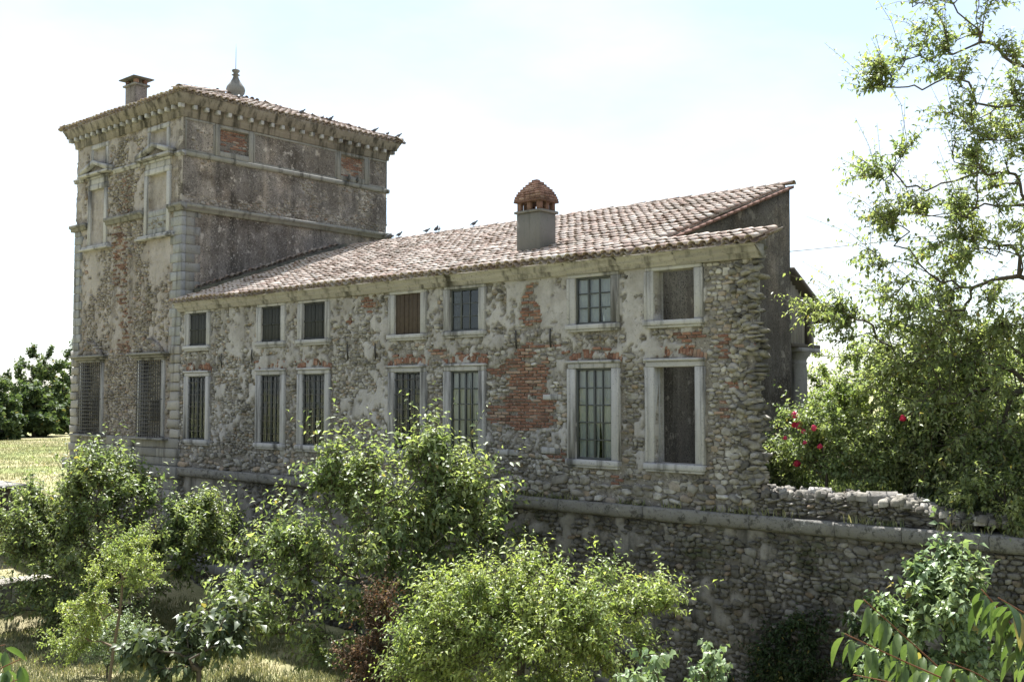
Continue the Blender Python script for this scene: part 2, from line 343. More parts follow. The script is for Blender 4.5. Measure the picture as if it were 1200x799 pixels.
# ------------------------------------------------------------------ ground
def build_ground():
    def lines(lo, hi, a, b, n): return np.unique(np.concatenate([np.linspace(a, b, n), a-np.geomspace(.5, a-lo, 40), b+np.geomspace(.5, hi-b, 40)]))
    X = lines(-900, 900, -30, 45, 150); Y = lines(-700, 1500, -25, 5, 80)
    gx, gy = np.meshgrid(X, Y, indexing='ij')
    ramp = -2.95+2.05*sstep(1, -10, gx)
    low = -4.2*np.ones_like(gx)
    w = np.where(gy < -5.0, sstep(1.75, 1.95, gx), sstep(-2.5, 3.5, gx))
    h = ramp*(1-w)+low*w
    h = h*(1-sstep(.1, .4, gy)*sstep(-1, 0, gx))+(-.9)*sstep(.1, .4, gy)*sstep(-1, 0, gx)
    h += (fbm(gx*.35, gy*.35)-.5)*.22*np.exp(-np.hypot(gx, gy)/200)
    h -= .004*np.clip(np.hypot(gx, gy)-120, 0, None)*0
    n, m = gx.shape; I = np.arange(n*m).reshape(n, m)
    Q = np.stack([I[:-1, :-1], I[1:, :-1], I[1:, 1:], I[:-1, 1:]], -1).reshape(-1, 4)
    o = obj("ground", mesh("ground", np.stack([gx, gy, h], -1).reshape(-1, 3), Q, smooth=True), M['ground']); tag(o, kind="structure")
    return X, Y, h
GX, GY, GH = build_ground()
def ground_z(x, y):
    i = np.clip(np.searchsorted(GX, x)-1, 0, len(GX)-2); j = np.clip(np.searchsorted(GY, y)-1, 0, len(GY)-2)
    a = (x-GX[i])/(GX[i+1]-GX[i]); b = (y-GY[j])/(GY[j+1]-GY[j])
    return (GH[i, j]*(1-a)+GH[i+1, j]*a)*(1-b)+(GH[i, j+1]*(1-a)+GH[i+1, j+1]*a)*b
gx, gy = np.meshgrid(np.linspace(.3, 60, 80), np.linspace(.35, 40, 50), indexing='ij'); I = np.arange(gx.size).reshape(gx.shape)
tag(obj("garden_terrace", mesh("garden_terrace", np.stack([gx, gy, .12+.25*fbm(gx*.6, gy*.6)+.15*sstep(2, 8, gy)], -1).reshape(-1, 3), np.stack([I[:-1, :-1], I[1:, :-1], I[1:, 1:], I[:-1, 1:]], -1).reshape(-1, 4), smooth=True), M['garden']), kind="structure")

# ------------------------------------------------------------------ masonry relief
class Frame:
    def __init__(s, O, U, V, N): s.O, s.U, s.V, s.N = [np.array(a, float) for a in (O, U, V, N)]
    def at(s, u, v, h): return s.O+np.asarray(u)[..., None]*s.U+np.asarray(v)[..., None]*s.V+np.asarray(h)[..., None]*s.N
    def mtx(s, u, v, h, su, sv, sh, rot=0.):
        c, n = math.cos(rot), math.sin(rot); A = np.eye(4)
        A[:3, 0] = su*(c*s.U+n*s.V); A[:3, 1] = sv*(-n*s.U+c*s.V); A[:3, 2] = sh*s.N; A[:3, 3] = s.O+u*s.U+v*s.V+h*s.N
        return A
FRONT = Frame((0, 0, 0), (1, 0, 0), (0, 0, 1), (0, -1, 0)); SIDE = Frame((0, 0, 0), (0, 1, 0), (0, 0, 1), (1, 0, 0))
def relief(name, fr, u0, u1, v0, v1, cell, hfun, mat, parent, holes=(), recess=(), T=.5, back=True, warp=None):
    us = list(np.linspace(u0, u1, max(2, int(round((u1-u0)/cell))+1))); vs = list(np.linspace(v0, v1, max(2, int(round((v1-v0)/cell))+1)))
    hu = [u0, u1]; hv = [v0, v1]
    for a, b, c, d in holes: hu += [a, b]; hv += [c, d]
    eu = list(hu); ev = list(hv)
    for a, b, c, d, _ in recess: eu += [a-.006, a+.006, b-.006, b+.006]; ev += [c-.006, c+.006, d-.006, d+.006]
    def merge(g, e):
        e = np.unique(np.round(e, 4)); g = np.array(g); g = g[np.abs(g[:, None]-e[None]).min(1) > cell*.3]; return np.unique(np.concatenate([g, e]))
    us = merge(us, eu); vs = merge(vs, ev)
    gu, gv = np.meshgrid(us, vs, indexing='ij'); h, pl = hfun(gu, gv)
    for a, b, c, d, dep in recess: 
        m = (gu > a) & (gu < b) & (gv > c) & (gv < d); h = np.where(m, h*.6-dep, h); pl = np.where(m & (gv > 7), np.maximum(pl, .75), pl)
    edge = np.zeros_like(gu, bool); edge[0] = edge[-1] = True; edge[:, 0] = edge[:, -1] = True
    gv2 = warp(gu, gv) if warp else gv
    V = fr.at(gu, gv2, h).reshape(-1, 3); I = np.arange(gu.size).reshape(gu.shape)
    keep = np.ones((len(us)-1, len(vs)-1), bool); cu = (us[1:]+us[:-1])/2; cv = (vs[1:]+vs[:-1])/2
    for a, b, c, d in holes: keep &= ~((cu[:, None] > a) & (cu[:, None] < b) & (cv[None] > c) & (cv[None] < d))
    Q = np.stack([I[:-1, :-1], I[1:, :-1], I[1:, 1:], I[:-1, 1:]], -1)[keep]
    # rim going back to the wall's depth
    E = np.concatenate([Q[:, [0, 1]], Q[:, [1, 2]], Q[:, [2, 3]], Q[:, [3, 0]]]); key = np.sort(E, 1); key = key[:, 0]*len(V)+key[:, 1]
    _, inv, cnt = np.unique(key, return_inverse=True, return_counts=True); B = E[cnt[inv.ravel()] == 1]
    nb = V[B.ravel()]; gub = gu.ravel()[B.ravel()]; gvb = gv2.ravel()[B.ravel()]; bk = fr.at(gub, gvb, -T*np.ones(len(gub)))
    n0 = len(V); k = np.arange(len(B))
    rim = np.stack([B[:, 1], B[:, 0], n0+2*k, n0+2*k+1], 1)
    Vs = [V, bk]; Qs = [Q, rim]; P = [pl.ravel(), np.zeros(len(bk))+.7]
    if back:
        bu = np.unique(np.round(hu, 4)); bv = np.unique(np.round(hv, 4)); g1, g2 = np.meshgrid(bu, bv, indexing='ij'); W = fr.at(g1, warp(g1, g2) if warp else g2, -T*np.ones_like(g1)).reshape(-1, 3)
        J = np.arange(g1.size).reshape(g1.shape); kk = np.ones((len(bu)-1, len(bv)-1), bool); cu = (bu[1:]+bu[:-1])/2; cv = (bv[1:]+bv[:-1])/2
        for a, b, c, d in holes: kk &= ~((cu[:, None] > a) & (cu[:, None] < b) & (cv[None] > c) & (cv[None] < d))
        Qs.append(np.stack([J[:-1, :-1], J[:-1, 1:], J[1:, 1:], J[1:, :-1]], -1)[kk]+n0+len(bk)); Vs.append(W); P.append(np.zeros(len(W))+.7)
    return obj(name, mesh(name, np.concatenate(Vs), np.concatenate(Qs), None, {"plaster": np.concatenate(P)}), mat, parent)

def stone_protos(rng, n=14):
    out = []
    for _ in range(n):
        k = rng.randint(5, 8)
        ang = np.linspace(0, 2*math.pi, k, endpoint=False)+rng.uniform(-.3, .3, k)
        r = .5*rng.uniform(.78, 1.12, k)/np.maximum(np.abs(np.cos(ang)), np.abs(np.sin(ang)))**.55
        V = []
        for sc, z in ((1, -.5), (.97, .3), (.74, .85)):
            q = sc*(1+rng.uniform(-.08, .08, k)); V += list(np.stack([r*q*np.cos(ang), r*q*np.sin(ang), z+rng.uniform(-.3, .3, k)*(z > 0)], 1))
        V.append([rng.uniform(-.15, .15), rng.uniform(-.15, .15), .95+rng.uniform(-.25, .15)])
        Q = [(a*k+i, a*k+(i+1) % k, (a+1)*k+(i+1) % k, (a+1)*k+i) for a in (0, 1) for i in range(k)]
        out.append((np.array(V), Q, [(2*k+i, 2*k+(i+1) % k, 3*k) for i in range(k)]))
    return out
SP = stone_protos(np.random.RandomState(5))
def rubble(rng, fr, u0, u1, v0, v1, cw, ch, keep, hh, jit=.55):
    it = []; v = v0
    while v < v1:
        rh = ch*rng.uniform(.75, 1.3); u = u0+rng.uniform(-.1, .1)
        while u < u1:
            big = rng.rand() < .12; w = cw*rng.uniform(.5, 1.5)*(1.5 if big else 1); hx = rh*rng.uniform(.55, 1.15)*(1.35 if big else 1)
            cu, cv = u+w/2, v+rh/2+.04*math.sin(u*1.7+v*3)+rng.uniform(-.5, .5)*ch*jit
            k = keep(cu, cv)
            if k > 0 and rng.rand() < k*.93 and u0-.05 < cu < u1 and v0 <= cv <= v1: it.append((rng.randint(len(SP)), fr.mtx(cu, cv, rng.uniform(-.012, .004), w*1.04, hx*1.12, hh*rng.uniform(.35, 1.6), rng.uniform(-.45, .45)*jit)))
            u += w*.97
        v += rh*.9
    return it
def brick_proto(rng):
    out = []
    for _ in range(5):
        V, Q, T = cbox(-.5, .5, -.5, .5, -1, 1, .06); V = V+rng.uniform(-.03, .03, V.shape); out.append((V, Q, T))
    return out
BP = brick_proto(np.random.RandomState(8))

# ------------------------------------------------------------------ wing
WX = {1: (.378, 1.909), 2: (4.53, 6.02), 3: (6.66, 8.18), 4: (10.75, 12.25), 5: (12.91, 14.40), 6: (17.07, 18.58), 7: (19.28, 20.80)}
ZU = (3.936, 5.367); ZL = (.765, 3.265); GAB = 19.2; STUB = 22.05; EAVE = 5.30
wing = thing("villa_wing", (11, .3, 0), "long two-storey rubble-walled wing with a sloping clay tile roof and fourteen stone-framed windows", "building")
def opening(i, up): 
    a, b = WX[i]; z0, z1 = ZU if up else ZL; return (a+.235, b-.235, z0+(.19 if not up else .17), z1-(.19 if not up else .15))
HOLES = [opening(i, u) for i in WX for u in (0, 1)]
def in_brick(x, z):
    n = fbm(x*2.2+40, z*2.2)-.5
    def R(a, b, c, d, e=.25): return np.minimum(np.minimum(x-a, b-x), np.minimum(z-c, d-z))+n*e*2 > 0
    m = R(14.9, 16.75, 1.66, 2.4)|R(15.15, 16.4, 2.35, 3.25)|R(15.4, 16.0, 3.2, 3.7)|R(15.55, 16.1, 4.1, 5.1, .35)&(n > -.08)|R(16.2, 16.9, 3.55, 3.75, .1)|R(14.45, 15.0, 1.8, 2.2, .1)|R(16.5, 17.0, .9, 1.2, .1)|R(18.3, 18.65, .4, .8, .1)
    m |= R(21.15, 21.5, 3.2, 3.75, .08)|R(21.3, 22.0, 2.55, 2.75, .06)|R(21.2, 22.05, 3.35, 3.55, .06)|R(20.0, 20.9, 3.55, 3.85, .12)|R(21.1, 21.4, 1.95, 2.4, .08)|R(9.0, 10.0, 4.5, 5.2, .45)&(n > -.02)|R(14.4, 15.2, 2.9, 3.2, .2)|R(12.3, 13.0, 3.3, 3.7, .15)
    return m
PATCH = [(9.6, 2.15, .9, .3, .5), (15.9, 4.6, 1.3, .8, .25), (18.9, 4.4, .5, 1., .4), (3.2, 4.4, 1.4, 1.0, .4), (8.9, 4.9, .9, .5, .3), (16.8, 4.4, .5, 1, .35), (13.6, 3.7, 1.2, .3, .2), (6.3, 3.5, 1.6, .35, .25), (12.6, 4.4, .5, 1.2, .3)]
def facade_h(x, z):
    b = -.085+.035*sstep(3.0, 4.3, z)-.5*sstep(20.7, 21.2, x)-.25*sstep(.9, .4, z)-.12*sstep(4.2, 5.2, x)*sstep(9.5, 8.4, x)*0
    for cx, cz, rx, rz, a in PATCH: b = b+.4*a*np.exp(-((x-cx)/rx)**2-((z-cz)/rz)**2)
    p = sstep(.475, .515, fbm(x*1.15+3, z*1.15+8, 5)*.33+fbm(x*6.2, z*6.2, 4)*.67+b)
    p = np.where(in_brick(x, z), p*.0, p)
    h = -.018+.052*p+.03*(fbm(x*3.2, z*3.2, 4)-.5)+(.05-.035*p)*(fbm(x*9, z*9, 3)-.5)
    return h, p
front = relief("front_wall", FRONT, 0.02, STUB-.12, -.02, EAVE+.25, .05, facade_h, M['facade'], wing, HOLES, T=.36)
def near_frame(x, z, m=.0):
    for i, (a, b) in WX.items():
        if a-.05-m < x < b+.05+m and (ZL[0]-.03-m < z < ZL[1]+.05+m or ZU[0]-.03-m < z < ZU[1]+.05+m): return True
    return False
def keep_f(x, z):
    if near_frame(x, z, .03) or z > EAVE-.02 or x > STUB-.25: return 0
    if bool(in_brick(np.array(x), np.array(z))): return 0
    for i, (a, b) in WX.items():
        if a-.1 < x < b+.1 and ZL[1]+.03 < z < ZL[1]+.40: return 0
    return 1-float(facade_h(np.array(x), np.array(z))[1])
rng = np.random.RandomState(21)
st = rubble(rng, FRONT, .1, STUB-.1, .5, EAVE, .155, .10, keep_f, .04)
st += rubble(rng, FRONT, .1, STUB-.1, .02, .5, .24, .15, keep_f, .07)
cst = []
for q in range(120): cst.append((q % 14, FRONT.mtx(STUB-.28+rng.uniform(-.3, .22), .08+q*.0435, rng.uniform(-.06, .03), rng.uniform(.14, .32), rng.uniform(.09, .18), rng.uniform(.06, .17), rng.uniform(-.6, .6))))
ENDF = Frame((STUB-.12, 0, 0), (0, 1, 0), (0, 0, 1), (1, 0, 0))
cst += rubble(rng, ENDF, .0, .38, 0, 5.55, .2, .11, lambda u, v: 1, .16)
pieces("corner_stone", front, SP, cst, M['stone_dark'], 130, "end_stones")
pieces("stone", front, SP, st, M['stone'], 300, "small_stones")
# bricks laid in the patches, and the flat arches over the tall windows
br = []
z = .05
while z < 5.25:
    x = 9+((int(z/.078) % 2)*.13)
    while x < 22:
        if bool(in_brick(np.array(x), np.array(z))) and not near_frame(x, z, .08) and rng.rand() < (.95 if z < 3.3 else .72):
            br.append((rng.randint(5), FRONT.mtx(x+rng.uniform(-.012, .012), z+rng.uniform(-.006, .006), rng.uniform(-.03, -.012), .235+rng.uniform(-.03, .012), .058+rng.uniform(-.006, .006), .035, rng.uniform(-.03, .03))))
        x += .258
    z += .078
for i, (a, b) in WX.items():
    c = (a+b)/2; n = 19
    for k in range(n):
        t = (k-(n-1)/2)/n
        if rng.rand() < .1: continue
        br.append((rng.randint(5), FRONT.mtx(c+t*1.62, ZL[1]+.14-.20*t*t*2+rng.uniform(-.02, .02), rng.uniform(-.03, -.012), .075, .16+rng.uniform(-.05, .04), .035, -t*.5+rng.uniform(-.06, .06))))
    for k in range(6):
        if rng.rand() < .75: br.append((rng.randint(5), FRONT.mtx(a-.05+k*.29+rng.uniform(-.05, .05), ZL[1]+.26-.5*((k-2.5)/6)**2*.5+rng.uniform(-.02, .02), -.015, .23, .06, .035, -(k-2.5)*.05)))
pieces("brick", front, BP, br, M['brick'], 300, "small_bricks")
# pale patch stones
for x0, x1, z0, z1 in ((14.75, 15.5, .95, 1.1), (16.25, 16.85, 1.05, 1.2), (16.3, 16.85, 2.33, 2.47)): boxobj("repair_block", M['trim'], front, x0, x1, -.045, .1, z0, z1, b=.02, jit=.02, rng=rng)
for x, z in ((15.45, 3.85), (16.55, 3.85), (9.0, 3.7), (10.2, 3.7), (2.6, 3.6), (4.3, 3.7)):
    MB().tube([(x, -.03, z-.25), (x+.01, -.075, z), (x, -.05, z+.2)], [.022, .026, .014], 5).build("iron_tie", M['iron'], front)

def make_window(i, up):
    a, b = WX[i]; z0, z1 = ZU if up else ZL; ox0, ox1, oz0, oz1 = opening(i, up); R = np.random.RandomState(i*2+up); tm = M['trim']
    w = thing("window", ((a+b)/2, 0, z0), parent=wing)
    for s in (-1, 1):
        e0, e1 = (a, ox0) if s < 0 else (ox1, b)
        m = MB().box(e0+(.03 if s < 0 else 0), e1-(.03 if s > 0 else 0), -.055, .22, oz0+.003, oz1-.003, b=.01, jit=.008, rng=R)
        e = (e0+.001, e0+.075) if s < 0 else (e1-.075, e1-.001)
        m.box(*e, -.08, .1, oz0+.005, oz1-.005, b=.015, jit=.008, rng=R); m.build("jamb", tm, w)
    m = MB().box(a+.02, b-.02, -.06, .22, oz1, z1-.07, b=.01, jit=.008, rng=R).box(a-.02, b+.02, -.115, .1, z1-.07, z1-.005, b=.02, jit=.008, rng=R); m.build("lintel", tm, w)
    if up: boxobj("frieze_block", tm, w, a+.05, b-.05, -.05, .1, z1, EAVE-.0, b=.01, jit=.01, rng=R)
    m = MB().box(a-.01, b+.01, -.14, .30, z0+.055, oz0, b=.015, jit=.008, rng=R).box(a+.03, b-.03, -.095, .2, z0, z0+.055, b=.01, jit=.006, rng=R); m.build("sill", tm, w)
    if i == 7: return
    W = ox1-ox0; H = oz1-oz0; yb = .03
    kind = {(1, 1): 'sh', (2, 1): 'sh', (3, 1): 'sh', (4, 1): 'br', (5, 1): 'gl', (6, 1): 'cu', (1, 0): 'gr', (2, 0): 'gr', (3, 0): 'gr', (4, 0): 'gr', (5, 0): 'cu', (6, 0): 'cu'}[(i, up)]
    def bar(name, x0, x1, z0_, z1_, y0=yb-.03, y1=yb+.03, mt=M['sash']): return boxobj(name, mt, w, x0, x1, y0, y1, z0_, z1_, b=.006)
    if kind in ('sh', 'br'):
        mt = M['shutter'] if kind == 'sh' else M['shutter_brown']; n = 6
        for k in range(n):
            x0 = ox0+W*k/n+.004+(.01 if k == n//2 else 0); bar("shutter_board", x0, ox0+W*(k+1)/n-.004, oz0+.01, oz1-.01, yb-.02+R.uniform(-.006, .006), yb+.02, mt)
        if kind == 'sh':
            for zz in (.0, .46, .93): 
                for h in (0, 1): bar("shutter_rail", ox0+.012+h*W/2, ox0+W/2-.012+h*W/2, oz0+.01+zz*H, oz0+.07+zz*H, yb-.04, yb-.0205, mt)
        return
    nc, nr = (3, 3) if up else (4, 5)
    if kind == 'gr': nc, nr = 4, 5
    bar("sash_frame", ox0+.002, ox0+.045, oz0, oz1); bar("sash_frame", ox1-.045, ox1-.002, oz0, oz1)
    bar("sash_frame", ox0+.047, ox1-.047, oz0+.001, oz0+.05); bar("sash_frame", ox0+.047, ox1-.047, oz1-.05, oz1-.001)
    ix0, ix1, iz0, iz1 = ox0+.047, ox1-.047, oz0+.052, oz1-.052
    for k in range(1, nc): x = ix0+(ix1-ix0)*k/nc; bar("glazing_bar", x-.015-(.012 if k == nc//2 else 0), x+.015+(.012 if k == nc//2 else 0), iz0, iz1, yb-.025, yb+.025)
    for k in range(1, nr): z = iz0+(iz1-iz0)*k/nr; bar("glazing_bar", ix0, ix1, z-.014, z+.014, yb-.021, yb+.021)
    gm = bpy.data.meshes.get("pane%d%d" % (nc, nr))
    for c in range(nc):
        for r in range(nr):
            x0 = ix0+(ix1-ix0)*c/nc+.012; x1 = ix0+(ix1-ix0)*(c+1)/nc-.012; q0 = iz0+(iz1-iz0)*r/nr+.012; q1 = iz0+(iz1-iz0)*(r+1)/nr-.012; tl = R.uniform(-.004, .004, 4)
            MB().add([(x0, yb+tl[0], q0), (x1, yb+tl[1], q0), (x1, yb+tl[2], q1), (x0, yb+tl[3], q1)], [(0, 1, 2, 3)]).build("pane", M['glass'], w)
    if kind == 'gr':
        for h in (0, 1): boxobj("inner_shutter", M['teal'], w, ox0+.01+h*W/2, ox0+W/2-.01+h*W/2, yb+.05, yb+.08, oz0+.005, oz1-.005, b=.006)
        for k in range(5): x = ox0+W*(k+.5)/5; MB().tube([(x, -.018, oz0), (x, -.018, oz1)], .009, 5).build("iron_bar", M['iron'], w)
        for k in range(5 if kind == 'gr' else 4): z = oz0+H*(k+.7)/(5.2 if kind == 'gr' else 4.4); MB().box(ox0+.001, ox1-.001, -.034, -.028, z-.013, z+.013, b=.002).build("iron_bar", M['iron'], w)
    if kind in ('cu',):
        for s in (0, 1):
            n = 30; m = 10; zz = np.linspace(oz0, oz1, m); a0, a1 = (ox0+.03, ox0+W*.60) if s == 0 else (ox0+W*.60, ox1-.03); ph = R.rand()*6
            V = []
            for k in range(n):
                f = k/(n-1)
                for q, z in enumerate(zz):
                    g = .10*(1-q/(m-1))**1.5; x = (a0+(a1-g*.3-a0)*f) if s == 0 else (a0+g+(a1-a0-g)*f); V.append((x, yb+.06+.014*math.sin(f*19+ph+.15*q)+.01*math.sin(q*.9+s), z))
            J = np.arange(n*m).reshape(n, m); MB().add(V, np.stack([J[:-1, :-1], J[1:, :-1], J[1:, 1:], J[:-1, 1:]], -1).reshape(-1, 4)).build("curtain", M['curtain'], w, smooth=True)
for i in WX:
    for u in (0, 1): make_window(i, u)
pt = thing("pitcher", (18.05, .135, ZU[0]+.17), "small white pitcher with a plant standing behind an upper window pane", "pitcher")
MB().lathe((18.05, .135, ZU[0]+.175), [(.0, 0), (.04, 0), (.05, .08), (.045, .17), (.03, .22), (.038, .26), (.03, .25)], 16).build("jug", M['ceramic'], pt, smooth=True)
lf = MB()
for k in range(24):
    a = k*2.4; r = .03+.05*(k % 5)/4; c = np.array([18.05+r*math.cos(a), .135+r*math.sin(a), ZU[0]+.44+.03*(k % 4)]); lf.add([c, c+[.05, .01, .03], c+[.02, .02, .07], c+[-.03, .01, .04]], [(0, 1, 2, 3)])
lf.build("plant", M['leaf_dark'], pt)

# gable, back wall, floor inside
SL = .345; a_sl = math.atan(SL); YE = -.45; ZE = 5.60; YR = 7.2
def roof_z(y): return ZE+SL*(y-YE)
def gable_h(u, v): 
    p = sstep(.35, .55, fbm(u*1.4, v*1.4+30)); return .02*(fbm(u*2, v*2)-.5)+.03*(fbm(u*9, v*9, 3)-.5), p
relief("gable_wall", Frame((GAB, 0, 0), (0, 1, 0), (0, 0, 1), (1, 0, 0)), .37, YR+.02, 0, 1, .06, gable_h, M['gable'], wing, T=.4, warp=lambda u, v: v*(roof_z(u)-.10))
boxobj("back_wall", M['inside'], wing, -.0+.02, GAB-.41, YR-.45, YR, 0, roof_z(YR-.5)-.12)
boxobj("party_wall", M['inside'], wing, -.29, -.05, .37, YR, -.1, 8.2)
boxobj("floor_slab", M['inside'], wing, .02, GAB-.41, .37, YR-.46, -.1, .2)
MB().prism([(-.2, EAVE+.26), (YR, roof_z(YR)-.22), (YR, roof_z(YR)-.08), (-.2, roof_z(-.2)-.08)], 0, .02, GAB-.02).build("roof_deck", M['wood_dark'], wing)
MB().prism([(-.1, EAVE+.252), (.62, EAVE+.252), (.62, roof_z(.62)-.08), (-.1, roof_z(-.1)-.08)], 0, GAB, STUB-.1).build("wall_coping", M['facade'], wing)
# cornice of separate stones
rng = np.random.RandomState(4); x = 0.02
while x < STUB+.1:
    L = rng.uniform(1.5, 2.4); x1 = min(x+L, STUB+.12)
    if STUB+.12-x1 < .6: x1 = STUB+.12
    d = rng.uniform(-.006, .006)
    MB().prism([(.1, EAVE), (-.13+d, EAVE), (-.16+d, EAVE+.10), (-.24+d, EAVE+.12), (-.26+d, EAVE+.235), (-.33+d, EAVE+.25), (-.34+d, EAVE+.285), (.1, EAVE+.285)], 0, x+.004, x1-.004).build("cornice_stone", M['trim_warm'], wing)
    x = x1
# tiles
def tile_proto(up, rng, L=.47, r0=.115, r1=.088, n=6, th=.016):
    V = []
    for y, r in ((0, r0), (L, r1)):
        for dr in (0, -th):
            for k in range(n+1):
                t = math.pi*k/n; V.append(((r+dr)*math.cos(t), y, (r+dr)*math.sin(t)*.82*(1 if up else -1)))
    m = n+1; Q = []
    for k in range(n): Q += [(k, k+1, 2*m+k+1, 2*m+k), (m+k+1, m+k, 3*m+k, 3*m+k+1), (k+1, k, m+k, m+k+1)]
    Q += [(0, 2*m, 3*m, m), (n, m+n, 3*m+n, 2*m+n)]
    V = np.array(V); Q = np.array(Q)
    return V, (Q if not up else Q[:, ::-1]), None
TP = [tile_proto(True, None), tile_proto(True, None, .46, .11, .09), tile_proto(False, None)]
def tiling(O, ex, ey, ncol, nrow, rng, clip=None, sp=.27, ex_len=.365, jit=1.):
    O = np.array(O, float); ex = norm(np.array(ex, float)); ey = norm(np.array(ey, float)); ez = np.cross(ex, ey); cov = []; cha = []
    for c in range(ncol):
        cj = rng.uniform(-.012, .012)
        for r in range(nrow):
            for ch in (0, 1):
                u = (c+(.5 if ch else 0))*sp+cj+rng.uniform(-.012, .012)*jit; v = r*ex_len+rng.uniform(-.028, .028)*jit-(.03 if ch else 0)
                if clip and not clip(u, v): continue
                yaw = rng.uniform(-.045, .045)*jit; pit = -.075+rng.uniform(-.03, .03)
                y2 = ey*math.cos(yaw)+ex*math.sin(yaw); x2 = ex*math.cos(yaw)-ey*math.sin(yaw); y3 = y2*math.cos(pit)+ez*math.sin(pit); z3 = np.cross(x2, y3)
                A = np.eye(4); A[:3, 0] = x2; A[:3, 1] = y3; A[:3, 2] = z3; sg = O+u*ex+v*ey; A[:3, 3] = sg+ez*(.09*(float(fbm(np.array(sg[0]*.45+31), np.array(sg[1]*.6), 3))-.5)+(.045 if not ch else .055)+rng.uniform(-.008, .012)*jit)
                (cha if ch else cov).append(((2 if ch else rng.randint(2)), A))
    return cov, cha
rng = np.random.RandomState(12)
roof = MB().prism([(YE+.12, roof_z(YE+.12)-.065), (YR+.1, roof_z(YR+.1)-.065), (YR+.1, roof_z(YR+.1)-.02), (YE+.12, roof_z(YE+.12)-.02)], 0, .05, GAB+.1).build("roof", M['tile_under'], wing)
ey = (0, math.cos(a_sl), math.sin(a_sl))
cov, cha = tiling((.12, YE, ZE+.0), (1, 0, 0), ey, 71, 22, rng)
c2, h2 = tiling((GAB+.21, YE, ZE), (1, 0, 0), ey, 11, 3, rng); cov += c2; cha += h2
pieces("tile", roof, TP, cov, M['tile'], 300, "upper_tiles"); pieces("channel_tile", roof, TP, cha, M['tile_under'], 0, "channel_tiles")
rid = []
for k in range(46):
    A = np.eye(4); A[:3, 0] = (0, 1.15, 0); A[:3, 1] = (-1, 0, .03); A[:3, 2] = (0, 0, 1.15); A[:3, 3] = (.5+k*.41+.4, YR+.02, roof_z(YR)+.05+rng.uniform(-.01, .02)); rid.append((k % 2, A))
pieces("ridge_tile", roof, TP, rid, M['tile'], 60)
for k in range(20):
    y0 = .55+k*.335; MB().prism([(y0, roof_z(y0)-.075), (y0+.33, roof_z(y0+.33)-.075), (y0+.33, roof_z(y0+.33)-.0), (y0, roof_z(y0)-.0)], 0, GAB-.05, GAB+.13+rng.uniform(-.01, .015)).build("verge_brick", M['clay_red'], roof)
# tiled coping against the tower
cop, _ = tiling((.10, .62, roof_z(.62)+.20), (0, math.cos(a_sl), math.sin(a_sl)), (-1, 0, .45), 26, 1, rng, sp=.26)
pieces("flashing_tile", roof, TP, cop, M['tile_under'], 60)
MB().prism([(.45, roof_z(.45)), (YR, roof_z(YR)), (YR, roof_z(YR)+.2), (.45, roof_z(.45)+.2)], 0, .07, .2).build("flashing_kerb", M['moss_shade'], roof)
# wing chimney
ch = thing("chimney", (15.0, 1.25, 6.1), parent=wing); cx0, cx1, cy0, cy1 = 14.60, 15.40, .95, 1.60
boxobj("shaft", M['render'], ch, cx0, cx1, cy0, cy1, 5.95, 7.17, b=.015, jit=.01, rng=rng)
boxobj("shaft_band", M['render'], ch, cx0-.05, cx1+.05, cy0-.05, cy1+.05, 7.17, 7.24, b=.01, jit=.01, rng=rng)
for px in (cx0+.07, (cx0+cx1)/2, cx1-.07):
    for py in (cy0+.07, (cy0+cy1)/2, cy1-.07):
        if abs(px-15) < .1 and abs(py-1.275) < .1: continue
        boxobj("pier", M['brick_dull'], ch, px-.06, px+.06, py-.06, py+.06, 7.24, 7.46, b=.008, jit=.008, rng=rng)
boxobj("cap_slab", M['brick_dull'], ch, cx0-.06, cx1+.06, cy0-.06, cy1+.06, 7.46, 7.515, b=.01, jit=.01, rng=rng)
for k in range(9):
    t = k/9; w = (1-t**1.7)*.96+.04; z0 = 7.515+k*.063; hx = (cx1-cx0)/2*w+.05*(1-t); hy = (cy1-cy0)/2*w+.05*(1-t); n = max(1, int(hx*2/.16)); m = max(1, int(hy*2/.16))
    for q in range(n):
        for s in (-1, 1):
            xa = 15-hx+2*hx*q/n; j = rng.uniform(-.012, .012); boxobj("brick", M['brick_dull'], ch, xa+.004, xa+2*hx/n-.004, *sorted((1.275+s*(hy+j), 1.275+s*max(.0, hy-.13))), z0+.003, z0+.058, b=.008)
    for q in range(m):
        for s in (-1, 1):
            ya = 1.275-hy+.001+2*hy*q/m; j = rng.uniform(-.012, .012); boxobj("brick", M['brick_dull'], ch, *sorted((15+s*(hx+.004+j), 15+s*max(0., hx-.13))), ya+.004, ya+2*hy/m-.004, z0+.002, z0+.059, b=.008)
    boxobj("core", M['brick_dull'], ch, 15-hx*.7, 15+hx*.7, 1.275-hy*.7, 1.275+hy*.7, z0, z0+.061, b=.004)
boxobj("chimney_apron", M['trim_dark'], ch, cx0-.06, cx1+.08, cy0-.1, cy0+.05, 5.95, 6.16, b=.02)

